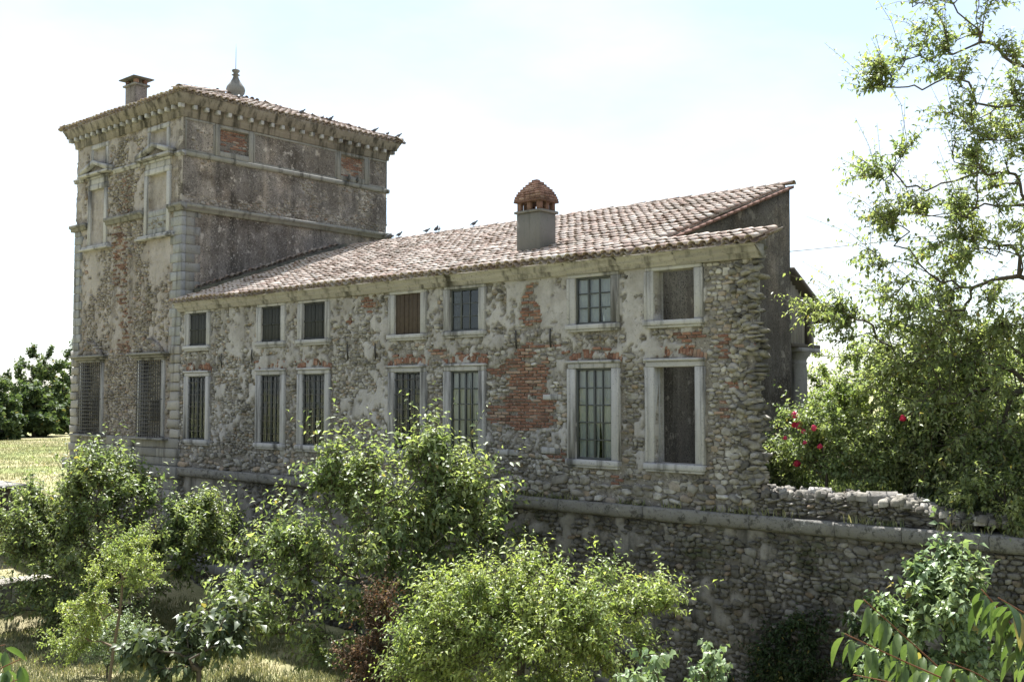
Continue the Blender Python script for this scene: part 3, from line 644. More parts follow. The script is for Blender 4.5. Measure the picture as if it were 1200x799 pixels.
# portico at the back
po = thing("portico", (18.5, 8.2, .2), "wooden lean-to roof on a round stone column behind the gable wall", "portico")
MB().prism([(YR+.02, 5.80), (9.6, 4.55), (9.6, 4.72), (YR+.02, 5.98)], 0, 6, GAB+.12).build("roof", M['wood_dark'], po)
cv2, _ = tiling((6.2, 9.62, 4.76), (-1, 0, 0), (0, -math.cos(.48), math.sin(.48)), 0, 7, rng)
for k in range(8): boxobj("plank", M['wood'], po, GAB-.12, GAB-.08+rng.uniform(-.008, .008), 7.3+k*.19, 7.48+k*.19, 3.88, 5.72-(7.4+k*.19-7.2)*.52, b=.006)
boxobj("post", M['wood_dark'], po, GAB-.08, GAB+.04, 8.22, 8.40, 3.88, 5.1, b=.008)
boxobj("beam", M['wood_dark'], po, 8, GAB+.02, 7.25, 9.0, 3.78, 3.88, b=.01)
MB().box(18.35, 19.25, 7.62, 8.92, 3.66, 3.78, b=.015).lathe((18.85, 8.15, 3.3), [(.30, -3.2), (.33, -.2), (.31, 0), (.34, .05), (.31, .09), (.32, .16), (.42, .30), (.44, .36)], 24).build("column", M['trim_tower'], po)

# ------------------------------------------------------------------ tower
TX = -7.72; TD = 9.44; TZ = 12.10
tower = thing("tower", (-3.9, 4.7, -.3), "tall square masonry dovecote tower with pedimented blind windows and a dentilled cornice", "tower")
boxobj("core", M['trim_dark'], tower, TX+.07, -.31, .3, TD, -4.3, 12.85, b=.0)
REC_F = [(-6.95, -5.35, .98, 3.72, .0), (-2.63, -1.0, .98, 3.62, .0)]
LOWW = [(-7.02, -5.33), (-2.66, -.98)]; UPW = [(-6.68, -5.22), (-2.47, -.75)]; ATW = [(-6.5, -5.2), (-2.3, -.84)]
rec = [(a+.12, b-.12, .98, 3.66, .26) for a, b in LOWW]+[(UPW[0][0]+.22, UPW[0][1]-.22, 8.22, 10.4, .05), (UPW[1][0]+.28, UPW[1][1]-.28, 9.05, 10.35, .12)]+[(a+.25, b-.25, 11.1, 11.92, .07) for a, b in ATW]
def tower_h(x, z):
    b = .02+.12*np.exp(-((x+6.3)/.9)**2)*sstep(4, 5, z)+.25*np.exp(-((x+1.5)/.8)**2-((z-7.3)/.7)**2)-.12*np.exp(-((x+3.8)/.9)**2)+.1*sstep(10.9, 11.2, z)-.1*sstep(4, 3, z)
    p = sstep(.45, .52, fbm(x*1.3+60, z*1.0+8, 5)*.4+fbm(x*5, z*5+7, 4)*.6+b-.085)
    return -.018+.035*p+.03*(fbm(x*3.5, z*3.5)-.5)+.05*(fbm(x*9, z*9, 3)-.5), p
def side_h(y, z):
    b = .17-.35*np.exp(-((z-9.25)/.22)**2)-.12*sstep(3, 9.4, y)*sstep(9, 10, z)*sstep(11, 10.9, z)+.12*sstep(8.8, 8.7, z)
    p = sstep(.42, .55, fbm(y*1.1+90, z*1.1, 5)*.65+fbm(y*5, z*5+70, 3)*.35+b-.05)
    return -.01+.03*p+.03*(fbm(y*3, z*3)-.5)+.02*(fbm(y*12, z*12, 2)-.5), p
SREC = [(1.46, 2.66, 11.18, 12.0, .12), (7.0, 8.2, 11.18, 12.0, .12)]
tf = relief("front_wall", FRONT, TX, 0, -4.3, TZ+.1, .06, tower_h, M['tower'], tower, recess=rec, T=.3, back=False)
ts = relief("side_wall", SIDE, .0, TD, 4.8, TZ+.1, .06, side_h, M['stucco'], tower, recess=SREC, T=.3, back=False)
def keep_t(x, z):
    for a, b, c, d, _ in rec:
        if a-.3 < x < b+.3 and c-.25 < z < d+.3: return 0
    if x > -.75 or x < TX+.7 or z > TZ-.1: return 0
    if 10.75 < z < 11.0 or 8.8 < z < 9.15 or -.45 < z < .98: return 0
    if -4.9 < x < -3.2 and 4 < z < 8.6: return .25*(1-float(tower_h(np.array(x), np.array(z))[1]))
    return 1-float(tower_h(np.array(x), np.array(z))[1])
rng = np.random.RandomState(31)
pieces("stone", tf, SP, rubble(rng, FRONT, TX, 0, -1.8, TZ, .16, .105, keep_t, .045), M['stone_tower'], 0, "rubble_stones")
def keep_s(y, z):
    for a, b, c, d, _ in SREC:
        if a-.22 < y < b+.22 and c-.2 < z < d+.2: return 0
    if 10.75 < z < 11.0 or 8.8 < z < 9.1 or z > TZ-.05: return 0
    return .9*(1-float(side_h(np.array(y), np.array(z))[1]))
pieces("stone", ts, SP, rubble(rng, SIDE, .1, TD, 6, TZ, .13, .09, keep_s, .035), M['stone_tower'], 0, "rubble_stones")
bb = []
z = 4.0
while z < 10.6:
    x = -5+(int(z/.08) % 2)*.13
    while x < -3.1:
        if abs(x+4.05+.3*math.sin(z))+.5*float(fbm(np.array(x*2.), np.array(z*2.)))-.25 < (.42 if z < 8.6 else .35) and rng.rand() < .55 and not 8.8 < z < 9.15 and float(tower_h(np.array(x), np.array(z))[1]) < .6: bb.append((rng.randint(5), FRONT.mtx(x, z, rng.uniform(-.03, -.01), .24, .06, .035, rng.uniform(-.03, .03))))
        x += .26
    z += .08
pieces("brick", tf, BP, bb, M['brick_dull'], 0, "brick_courses")
bb = []
for a, b, c, d, _ in SREC:
    z = c+.05
    while z < d:
        y = a+.1+(int(z/.08) % 2)*.12
        while y < b-.05:
            if rng.rand() < (.85 if z > c+.4 else .4): bb.append((rng.randint(5), SIDE.mtx(y, z, -.125, .23, .06, .035, rng.uniform(-.04, .04))))
            y += .26
        z += .08
pieces("brick", ts, BP, bb, M['brick'], 120)
# brickwork behind the grilles
bb = []
for a, b in LOWW:
    z = 1.02
    while z < 3.65:
        x = a+.2+(int(z/.08) % 2)*.12
        while x < b-.2:
            if rng.rand() < .9: bb.append((rng.randint(5), FRONT.mtx(x, z, -.275, .23, .06, .03, rng.uniform(-.03, .03))))
            x += .26
        z += .08
pieces("brick", tf, BP, bb, M['stone_dark'], 0, "infill_bricks")
# attic frames, blind window frames, pediments
TT = M['trim']
def front_frame(a, b, z0, z1, w, name="blind_window", proj=.06, mt=None):
    f = thing(name, ((a+b)/2, 0, z0), parent=tower); mt = mt or TT
    for e0, e1 in ((a, a+w), (b-w, b)): boxobj("jamb", mt, f, e0, e1, -proj, .1, z0, z1-w, b=.012)
    boxobj("lintel", mt, f, a, b, -proj-.01, .1, z1-w+.002, z1, b=.012); return f
for a, b in ATW: front_frame(a, b, 11.0, 12.10, .17, "attic_window")
def pediment(a, b, z, h, parent, proj=.3):
    c = (a+b)/2; p = thing("pediment", (c, 0, z), parent=parent) if parent is tower else parent
    MB().box(a, b, -proj, .05, z, z+.10, b=.02).build("cornice", TT, p)
    for s in (-1, 1):
        e = a if s < 0 else b
        MB().prism([(e, z+.102), (e, z+.22), (c, z+h+.12), (c, z+h-.02), (e-s*.25, z+.102)] if s > 0 else [(e, z+.102), (e+.25, z+.102), (c, z+h-.02), (c, z+h+.12), (e, z+.22)], 1, -proj+.01, .05).build("raking_cornice", TT, p)
    MB().prism([(a+.3, z+.103), (b-.3, z+.103), (c, z+h-.05)], 1, -.10, .05).build("tympanum", M['tower'], p)
for n, (a, b) in enumerate(UPW):
    f = front_frame(a, b, 8.17, 10.55, .20, "blind_window", .07)
    boxobj("sill", TT, f, a-.35, b+.35, -.24, .1, 8.0, 8.08, b=.02); boxobj("sill", TT, f, a-.28, b+.28, -.17, .1, 8.08, 8.165, b=.02)
    boxobj("frieze_block", TT, f, a+.02, b-.02, -.05, .1, 10.56, 10.78, b=.01); boxobj("lintel_cap", TT, f, a-.05, b+.05, -.1, .1, 10.78, 10.87, b=.01)
    pediment((a+b)/2-1.17, (a+b)/2+1.17, 10.88, .44, tower)
    if n == 1:
        z = 8.18
        for r in range(4):
            x = a+.205; k = 0
            while x < b-.21:
                L = min(rng.uniform(.35, .6), b-.205-x)
                if b-.205-(x+L) < .15: L = b-.205-x
                boxobj("block", M['trim_blue'], f, x+.004, x+L-.004, -.03+rng.uniform(-.01, .01), .12, z+.004, z+.21, b=.012); x += L
            z += .215
for n, (a, b) in enumerate(LOWW):
    f = thing("barred_window", ((a+b)/2, 0, .95), parent=tower)
    for e0, e1 in ((a-.04, a+.13), (b-.13, b+.04)): boxobj("jamb", TT, f, e0, e1, -.06, .3, .97, 3.68, b=.012)
    boxobj("lintel", M['trim_dark'], f, a-.1, b+.1, -.09, .2, 3.682, 3.78, b=.012); boxobj("cornice", M['trim_dark'], f, a-.38, b+.38, -.36, .1, 3.86, 3.95, b=.025); boxobj("cornice", M['trim_dark'], f, a-.28, b+.28, -.22, .1, 3.78, 3.86, b=.02)
    boxobj("sill", M['trim_dark'], f, a-.38, b+.38, -.3, .2, .87, .95, b=.02)
    c = (a+b)/2
    for k in range(34):
        t = rng.uniform(-.95, .95); top = .46*(1-abs(t)**2); zz = 3.96+rng.uniform(.04, max(.06, top)); A = FRONT.mtx(c+t*.85, zz, .10, rng.uniform(.16, .34), rng.uniform(.09, .18), rng.uniform(.05, .13), -t*.9+rng.uniform(-.3, .3))
        pm_ = bpy.data.meshes.get("hood_stone_%d" % (k % 14)) or mesh("hood_stone_%d" % (k % 14), *SP[k % 14])
        if not pm_.materials: pm_.materials.append(M['stone_tower'])
        put(bpy.data.objects.new("hood_stone", pm_), f, Matrix(A.tolist()))
    MB().prism([(c-.9, 3.955), (c+.9, 3.955), (c+.5, 4.28), (c, 4.42), (c-.5, 4.28)], 1, -.12, .05).build("tympanum", M['tower'], f)
    y = -.13
    for k in range(11): x = a+.06+(b-a-.12)*k/10; MB().box(x-.012, x+.012, y-.012, y+.012, .95, 3.68, b=.003).build("iron_bar", M['iron'], f)
    for k in range(20): z = 1.05+2.55*k/19; MB().box(a+.0, b-.0, y-.03, y-.013, z-.012, z+.012, b=.003).build("iron_bar", M['iron'], f)
    for z in (1.0, 2.3, 3.62):
        for x in (a+.02, b-.02): MB().box(x-.012, x+.012, y, .1, z-.012, z+.012, b=.003).build("iron_bracket", M['iron'], f)
    boxobj("hatch", M['iron'], f, c-.36, c+.36, .20, .25, 1.55, 2.25, b=.01)
    for k in range(5): boxobj("hatch_bar", M['shutter'], f, c-.4, c+.4, .15, .19, 1.52+k*.17, 1.56+k*.17, b=.005)
# string courses round the tower (front pieces stop at the blind windows)
def strip(name, x0, x1, z0, z1, p, mt): return MB().prism([(.06, z0), (-p*.55, z0), (-p*.6, z0+(z1-z0)*.45), (-p, z0+(z1-z0)*.55), (-p, z1-.01), (.06, z1)], 0, x0, x1).build(name, mt, tower)
strip("string_course", TX-.22, UPW[0][0]-.02, 8.86, 9.12, .2, M['trim_dark']); strip("string_course", UPW[0][1]+.02, UPW[1][0]-.02, 8.86, 9.12, .2, M['trim_dark']); strip("string_course", UPW[1][1]+.02, .2, 8.86, 9.12, .2, M['trim_dark'])
MB().prism([(-.06, 8.86), (.11, 8.86), (.12, 8.98), (.2, 9.0), (.2, 9.11), (-.06, 9.12)], 1, .061, TD+.2).build("string_course", M['trim_dark'], tower)
strip("string_course", TX-.12, (UPW[0][0]+UPW[0][1])/2-1.18, 10.78, 10.96, .1, M['trim']); strip("string_course", (UPW[0][0]+UPW[0][1])/2+1.18, (UPW[1][0]+UPW[1][1])/2-1.18, 10.78, 10.96, .1, M['trim']); strip("string_course", (UPW[1][0]+UPW[1][1])/2+1.18, .1, 10.78, 10.96, .1, M['trim'])
MB().prism([(-.06, 10.79), (.08, 10.79), (.10, 10.88), (.10, 10.955), (-.06, 10.96)], 1, .061, TD+.1).build("string_course", M['trim_dark'], tower)
# frames of the side attic: openings and the panel borders
for a, b, c, d, _ in SREC:
    f = thing("attic_window", (0, (a+b)/2, c), parent=tower)
    for e0, e1 in ((a-.2, a-.01), (b+.01, b+.2)): boxobj("jamb", M['trim_dark'], f, -.05, .06, e0, e1, 10.97, 12.12, b=.012)
    boxobj("lintel", M['trim_dark'], f, -.05, .055, a-.008, b+.008, 12.01, 12.12, b=.012); boxobj("sill", M['trim_dark'], f, -.05, .06, a-.008, b+.008, 10.97, 11.17, b=.012)
for y0, y1 in ((0.05, 1.24), (2.88, 6.78), (8.42, TD)):
    for za, zb in ((10.97, 11.03), (12.06, 12.14)): boxobj("panel_border", M['trim_dark'], tower, -.03, .045, y0+.003, y1-.003, za, zb, b=.01)
    for ya in (y0, y1-.07): boxobj("panel_border", M['trim_dark'], tower, -.03, .044, ya+.004, ya+.066, 11.032, 12.058, b=.01)
# cornice
def ring(prof, x0, x1, y0, y1):
    V = []; n = len(prof)
    for o_, z in prof: V += [(x0-o_, y0-o_, z), (x1+o_, y0-o_, z), (x1+o_, y1+o_, z), (x0-o_, y1+o_, z)]
    return V, [(i*4+k, i*4+(k+1) % 4, (i+1)*4+(k+1) % 4, (i+1)*4+k) for i in range(n-1) for k in range(4)]
co = MB().add(*ring([(-.1, 12.16), (.07, 12.16), (.08, 12.31), (.10, 12.33), (.11, 12.565), (.31, 12.57), (.32, 12.66), (.345, 12.68), (.37, 12.75), (.42, 12.84), (.43, 12.88), (-.1, 12.89)], TX, 0, 0, TD)).build("cornice", M['cornice_dark'], tower)
n = 19
for k in range(n): x = TX-.15+(-TX+.3)*k/(n-1); boxobj("dentil", M['trim'], co, x-.07, x+.07, -.285, -.09, 12.41, 12.567, b=.015, jit=.01, rng=rng)
n = 22
for k in range(1, n): y = -.15+(TD+.3)*k/(n-1); boxobj("dentil", M['trim'], co, .09, .285, y-.07, y+.07, 12.41, 12.567, b=.015, jit=.01, rng=rng)
# hipped roof
ex0, ex1, ey0, ey1, ez = TX-.47, .47, -.47, TD+.47, 12.91; cxm, cym = (TX)/2, TD/2; apex = 14.5
rx = (ex1-ex0)/2; ry = (ey1-ey0)/2; dy = ry-rx
tr = MB().add([(ex0, ey0, ez), (ex1, ey0, ez), (ex1, ey1, ez), (ex0, ey1, ez), (cxm, cym-dy, apex-.02), (cxm, cym+dy, apex-.02)], [(1, 2, 5, 4), (3, 0, 4, 5), (0, 3, 2, 1)], [(0, 1, 4), (2, 3, 5)]).build("roof", M['tile_under'], tower)
hh = apex-ez; cov = []; cha = []
for (O, ex, run, L, hip) in (((ex0, ey0), (1, 0), (0, 1), 2*rx, 0), ((ex1, ey0), (0, 1), (-1, 0), 2*ry, 1), ((ex1, ey1), (-1, 0), (0, -1), 2*rx, 0), ((ex0, ey1), (0, -1), (1, 0), 2*ry, 1)):
    s = math.hypot(rx, hh); 
    c_, h_ = tiling((O[0], O[1], ez-.0), (*ex, 0), (run[0]*rx, run[1]*rx, hh), int(L/.27)+1, int(s/.365)+1, rng, clip=lambda u, v: u > v*rx/s-.05 and u < L-v*rx/s+.05 and v < s-.2)
    cov += c_; cha += h_
pieces("tile", tr, TP, cov, M['tile'], 300, "upper_tiles"); pieces("channel_tile", tr, TP, cha, M['tile_under'], 0, "channel_tiles")
hip = []
for (x, y), e in (((ex0, ey0), 4), ((ex1, ey0), 4), ((ex1, ey1), 5), ((ex0, ey1), 5)):
    p0 = np.array([x, y, ez+.03]); p1 = np.array([cxm, cym+(-dy if e == 4 else dy), apex+.03]); L = np.linalg.norm(p1-p0); d = (p1-p0)/L; X = norm(np.cross(d, [0, 0, 1])); Z = np.cross(X, d)
    for k in range(int(L/.4)): A = np.eye(4); A[:3, 0] = X*1.15; A[:3, 1] = d; A[:3, 2] = Z*1.15; A[:3, 3] = p0+d*k*.4+Z*.06; hip.append((k % 2, A))
pieces("hip_tile", tr, TP, hip, M['tile'], 80)
# finial
fi = thing("finial", (-3.83, 4.65, 14.45), "grey bulbous stone finial with a thin lightning rod at the tower roof's peak", "finial")
MB().lathe((-3.83, 4.65, 14.4), [(.42, 0), (.44, .12), (.30, .16), (.28, .2), (.36, .3), (.385, .42), (.36, .55), (.24, .72), (.14, .88), (.10, 1.0), (.11, 1.02), (.17, 1.05), (.1, 1.09), (.09, 1.13), (.16, 1.2), (.16, 1.25), (.06, 1.3), (0, 1.31)], 20).build("urn", M['trim_dark'], fi, smooth=True)
MB().tube([(-3.83, 4.65, 15.6), (-3.83, 4.65, 16.75)], [.016, .008], 5).build("rod", M['wire'], fi)
# tower chimney
tc = thing("chimney", (-5.55, 1.25, 13.2), parent=tower)
boxobj("shaft", M['tower'], tc, -5.94, -5.17, 1.0, 1.52, 13.0, 14.52, b=.02, jit=.015, rng=rng); boxobj("shaft_band", M['trim_dark'], tc, -6.02, -5.09, .92, 1.6, 14.52, 14.60, b=.02)
for x in (-5.86, -5.25):
    for y in (1.08, 1.44): boxobj("pier", M['brick'], tc, x-.09, x+.09, y-.07, y+.07, 14.60, 14.78, b=.01)
x0, x1, y0, y1 = -6.13, -4.98, .82, 1.70
MB().add([(x0, y0, 14.79), (x1, y0, 14.79), (x1, y1, 14.79), (x0, y1, 14.79), (x0, y0, 14.83), (x1, y0, 14.83), (x1, y1, 14.83), (x0, y1, 14.83), (-5.62, 1.26, 15.0), (-5.48, 1.26, 15.0)], [(3, 2, 1, 0), (0, 1, 5, 4), (1, 2, 6, 5), (2, 3, 7, 6), (3, 0, 4, 7), (4, 5, 9, 8), (6, 7, 8, 9)], [(5, 6, 9), (7, 4, 8)]).build("cap", M['stone_dark'], tc)
# quoins and plinth blocks
z = .97; k = 0
while z < 8.8:
    h = .32; rough = z < 3.9; mt = M['trim_tower'] if rough else M['trim_blue']; pj = .07 if rough else .04; bv = .03 if rough else .01; jt = .045 if rough else .008; z1 = min(z+h, 8.855)
    fw, sw = ((.68, .5) if k % 2 else (.50, .72))
    boxobj("quoin", mt, tower, -fw, pj, -pj, .14, z+.006, z1-.006, b=bv, jit=jt, rng=rng); boxobj("quoin", M['trim_dark'], tower, -.2, pj-.008, .146, sw, z+.006, z1-.006, b=bv, jit=jt, rng=rng); boxobj("quoin", mt, tower, TX-pj, TX+fw*.85, -pj, sw, z+.006, z1-.006, b=bv, jit=jt, rng=rng)
    z += h; k += 1
for z0, z1, pj in ((.60, .955, .05), (.30, .60, .10), (.0, .30, .06), (-.40, .0, .26), (-.8, -.4, .12), (-1.2, -.8, .14), (-1.6, -1.2, .12), (-2.0, -1.6, .14), (-2.4, -2.0, .12)):
    x = TX-pj; first = True
    while x < pj-.01:
        L = rng.uniform(1.0, 1.7) if z0 > -.5 else .85; x1 = min(x+L, pj)
        if pj-x1 < .5: x1 = pj
        boxobj("plinth_block", M['trim_dark'], tower, x+.004, x1-.004, -pj-rng.uniform(0, .012), .32, z0+.004, z1-.004, b=.02, jit=.012, rng=rng)
        if z0 < -.5 and first: x = pj-.9; first = False
        else: x = x1

# ------------------------------------------------------------------ terrace wall below the wing
tw = thing("terrace_wall", (16, .2, -4.2), "tall rubble retaining wall with a projecting grey stone ledge below the wing", "wall")
def terr_h(x, z):
    b = -.1+.35*np.exp(-((x-2)/1.6)**2)*sstep(-2.6, -1.6, z)+.3*np.exp(-((x-9)/2.5)**2-((z+1.2)/.8)**2)+.16*np.exp(-((x-17.5)/1.5)**2-((z+.8)/.4)**2)
    p = sstep(.47, .53, fbm(x*1.0+140, z*1.0+8, 5)*.55+fbm(x*4, z*4, 3)*.45+b+.03)
    return -.025+.045*p+.04*(fbm(x*3, z*3)-.5)+.05*(fbm(x*9, z*9, 3)-.5), p
tface = relief("wall_face", FRONT, .03, 34, -4.6, -.30, .07, terr_h, M['terrace'], tw, T=.5)
rng = np.random.RandomState(41)
pieces("stone", tface, SP, rubble(rng, FRONT, .15, 34, -4.5, -.34, .175, .105, lambda x, z: 1-float(terr_h(np.array(x), np.array(z))[1]), .055), M['stone_low'], 300, "small_stones")
js = [.12, 2.1, 4.9, 7.4, 9.6, 12.3, 14.2, 16.9, 19.3, 21.92, 23.75, 25.05, 26.6, 28.4, 30.5, 32.5, 34]
for a, b in zip(js[:-1], js[1:]):
    n = int((b-a)/.16); X = np.linspace(a+.005, b-.005, n); pr = [(.42, -.31), (-.05, -.31), (-.13, -.29), (-.19, -.25), (-.20, -.15), (-.205, -.04), (-.18, -.006), (.0, .0), (.42, .004)]
    V = np.array([[(x, y+(.05*(fbm(np.array(x*5.), np.array(k*2.3))-.5)), z+.045*(fbm(np.array(x*4.), np.array(k*2.+5))-.5)) for k, (y, z) in enumerate(pr)] for x in X]).reshape(-1, 3); m = len(pr); J = np.arange(n*m).reshape(n, m)
    Q = np.concatenate([np.stack([J[:-1, :-1], J[:-1, 1:], J[1:, 1:], J[1:, :-1]], -1).reshape(-1, 4)]); T = [(0, i, i+1) for i in range(1, m-1)]+[((n-1)*m, (n-1)*m+i+1, (n-1)*m+i) for i in range(1, m-1)]
    MB().add(V, Q, T).build("ledge_stone", M['ledge'], tw)
for a, b in zip(np.arange(1, 14, 1.7), np.arange(2.7, 15, 1.7)): boxobj("footing_stone", M['trim_dark'], tw, a+.006, b-.006, -.28, .1, -3.35, -3.0, b=.04, jit=.03, rng=rng)
# ruined low wall on the ledge
rw = thing("ruined_wall", (24, .25, 0), "low tumbled remnant of rubble wall on the ledge right of the wing", "wall")
rw_core = relief("mortar_core", Frame((0, .08, 0), (1, 0, 0), (0, 0, 1), (0, -1, 0)), STUB-.1, 26.2, -.02, 1, .07, lambda x, z: (.04*(fbm(x*4, z*4)-.5), 0*x), M['terrace'], rw, T=.5, warp=lambda u, v: v*(.34+.16*fbm(u*2, u*0)-.22*sstep(24.8, 26.2, u)))
it = rubble(rng, Frame((0, .07, 0), (1, 0, 0), (0, 0, 1), (0, -1, 0)), STUB-.1, 26.2, .0, .42, .15, .095, lambda x, z: 1. if z < .42-.2*float(sstep(24.8, 26.2, x)) else 0, .10)
it_sunlit = []
for k in range(300):
    x = rng.uniform(STUB-.1, 26.8); s = rng.uniform(.06, .2); A = np.eye(4); th = rng.uniform(0, 6.28); A[:3, 0] = np.array([math.cos(th), math.sin(th), rng.uniform(-.3, .3)])*s*1.3; A[:3, 1] = np.array([-math.sin(th), math.cos(th), rng.uniform(-.3, .3)])*s; A[:3, 2] = np.array([rng.uniform(-.2, .2), rng.uniform(-.2, .2), 1])*s*.55
    A[:3, 3] = (x, rng.uniform(-.02, .6), .36+.14*float(fbm(np.array(x*2), np.array(0.)))-.26*float(sstep(24.8, 26.4, x))+rng.uniform(-.05, .07)); (it_sunlit if x > 24.1 else it).append((rng.randint(14), A))
pieces("stone", rw_core, SP, it, M['stone_low'], 250, "small_stones"); pieces("loose_stone", rw_core, SP, it_sunlit, M['stone_pale'], 200)  # shade and sun put into colour: darker stones left, paler loose ones right
for k, (x, s) in enumerate(((23.25, .42), (24.5, .55), (25.0, .45), (25.35, .38))):
    A = Matrix.Translation((x, .30, .47-.05*k)) @ Matrix.Rotation(.4*k, 4, 'Z') @ Matrix.Diagonal((s*1.3, s*.8, s*.35, 1)); put(bpy.data.objects.new("stone", bpy.data.objects["stone"].data), rw_core, A)

# ------------------------------------------------------------------ low yard wall and hutch at the left
yw = thing("yard_wall", (1.9, -8, -4.2), "low block retaining wall with a grassy top in the yard below the tower", "wall")
for r, (z0, z1) in enumerate(((-4.35, -3.9), (-3.9, -3.42), (-3.42, -2.98), (-2.98, -2.84))):
    y = -14.+.6*(r % 2)
    while y < -5.1:
        y1 = min(y+rng.uniform(1.0, 1.5), -5.1); pj = .06 if r == 3 else rng.uniform(0, .02)
        if y1-y > .1: boxobj("block" if r < 3 else "cap_stone", M['trim_dark'] if r < 3 else M['stone_pale'], yw, 1.55 if r < 3 else 1.2, 2.0+pj, y+.006, y1-.006, z0+.005, z1-.004, b=.025, jit=.02, rng=rng)
        y = y1
hu = thing("hutch", (-2.4, -5.2, -2.4), "dark upright board hutch with a grey slab top at the left edge", "hutch")
H0 = (-3.2, -5.9); hz = float(ground_z(-2.6, -5.4))
boxobj("slab_top", M['trim_dark'], hu, -3.5, -1.55, -6.5, -4.42, -.52, -.40, b=.03, jit=.02, rng=rng)
for k in range(9): boxobj("board", M['wood_dark'], hu, -1.78, -1.74+rng.uniform(0, .015), -6.3+k*.19, -6.12+k*.19, hz-.1, -.522, b=.006)
for k in range(8): boxobj("board", M['wood_dark'], hu, -3.3+k*.19, -3.12+k*.19, -6.34+rng.uniform(0, .01), -6.30, hz-.1, -.523, b=.006)
for k in range(8): boxobj("board", M['wood_dark'], hu, -3.3+k*.19, -3.12+k*.19, -4.62, -4.58+rng.uniform(0, .01), hz-.1, -.523, b=.006)

# ------------------------------------------------------------------ vegetation
def leaves_mesh(name, P, D, N, size, tmpl, rng):
    """P,D,N (n,3) leaf base, direction, normal; tmpl (verts, tris)"""
    D = norm(D); Sx = norm(np.cross(N, D)); Nz = np.cross(D, Sx); TV, TT_ = tmpl; n = len(P)
    V = P[:, None]+size[:, None, None]*(TV[None, :, 0, None]*D[:, None]+TV[None, :, 1, None]*Sx[:, None]+TV[None, :, 2, None]*Nz[:, None])
    F = (TT_[None]+len(TV)*np.arange(n)[:, None, None]).reshape(-1, 3)
    return mesh(name, V.reshape(-1, 3), None, F, {"rnd": np.repeat(rng.rand(n), len(TV))})
def leaf_t(w=.5, fold=.12, droop=.15): return (np.array([[0, 0, 0], [.42, w/2, fold], [.42, -w/2, fold], [.5, 0, 0], [1, 0, -droop]], float), np.array([[0, 3, 1], [1, 3, 4], [0, 2, 3], [2, 4, 3]]))
def leaf_s(w=.6): return (np.array([[0, 0, 0], [.45, w/2, .08], [1, 0, -.1], [.45, -w/2, .08]], float), np.array([[0, 2, 1], [0, 3, 2]]))
def skeleton(rng, trunk, env, n, bf=.35):
    """trunk: polyline nodes; env: list of (centre, radii, weight). Connects random points into a branching tree."""
    w = np.array([e[2] for e in env], float); w /= w.sum(); pts = []
    while len(pts) < n:
        c, r, _ = env[rng.choice(len(env), p=w)]; q = rng.randn(3); q = q/np.linalg.norm(q)*rng.rand()**.45; pts.append(np.array(c)+np.array(r)*q)
    pts = np.array(pts); nodes = [np.array(t, float) for t in trunk]; par = [-1]+list(range(len(trunk)-1)); pl = [0.]
    for i in range(1, len(nodes)): pl.append(pl[-1]+np.linalg.norm(nodes[i]-nodes[i-1])*.3)
    best = np.full(n, 1e9); bp = np.zeros(n, int)
    def upd(i):
        d = np.linalg.norm(pts-nodes[i], axis=1); low = np.clip(nodes[i][2]-pts[:, 2], 0, None); c = d+bf*pl[i]+low*.4; m = c < best; best[m] = c[m]; bp[m] = i
    for i in range(max(0, len(nodes)//3), len(nodes)): upd(i)
    open_ = np.ones(n, bool)
    for _ in range(n):
        k = np.argmin(np.where(open_, best, 1e9)); p = bp[k]; a = nodes[p]; b = pts[k]; L = np.linalg.norm(b-a)
        m = (a+b)/2+rng.randn(3)*L*.08+np.array([0, 0, .06*L]); nodes.append(m); par.append(p); pl.append(pl[p]+L/2); nodes.append(b); par.append(len(nodes)-2); pl.append(pl[p]+L); open_[k] = False; upd(len(nodes)-1)
    return np.array(nodes), np.array(par)
def tubes(nodes, par, rad, k=5):
    e = np.where(par >= 0)[0]; a = nodes[par[e]]; b = nodes[e]; d = norm(b-a); ref = np.where(np.abs(d[:, 2:3]) < .9, [[0, 0, 1]], [[1, 0, 0]]); u = norm(np.cross(d, ref)); v = np.cross(d, u)
    t = 2*math.pi*np.arange(k)/k; c = np.cos(t)[None, :, None]*u[:, None]+np.sin(t)[None, :, None]*v[:, None]
    V = np.concatenate([a[:, None]+rad[par[e]][:, None, None]*c, b[:, None]+rad[e][:, None, None]*c], 1).reshape(-1, 3)
    Q = np.array([(i, (i+1) % k, k+(i+1) % k, k+i) for i in range(k)]); return V, (Q[None]+2*k*np.arange(len(e))[:, None, None]).reshape(-1, 4)
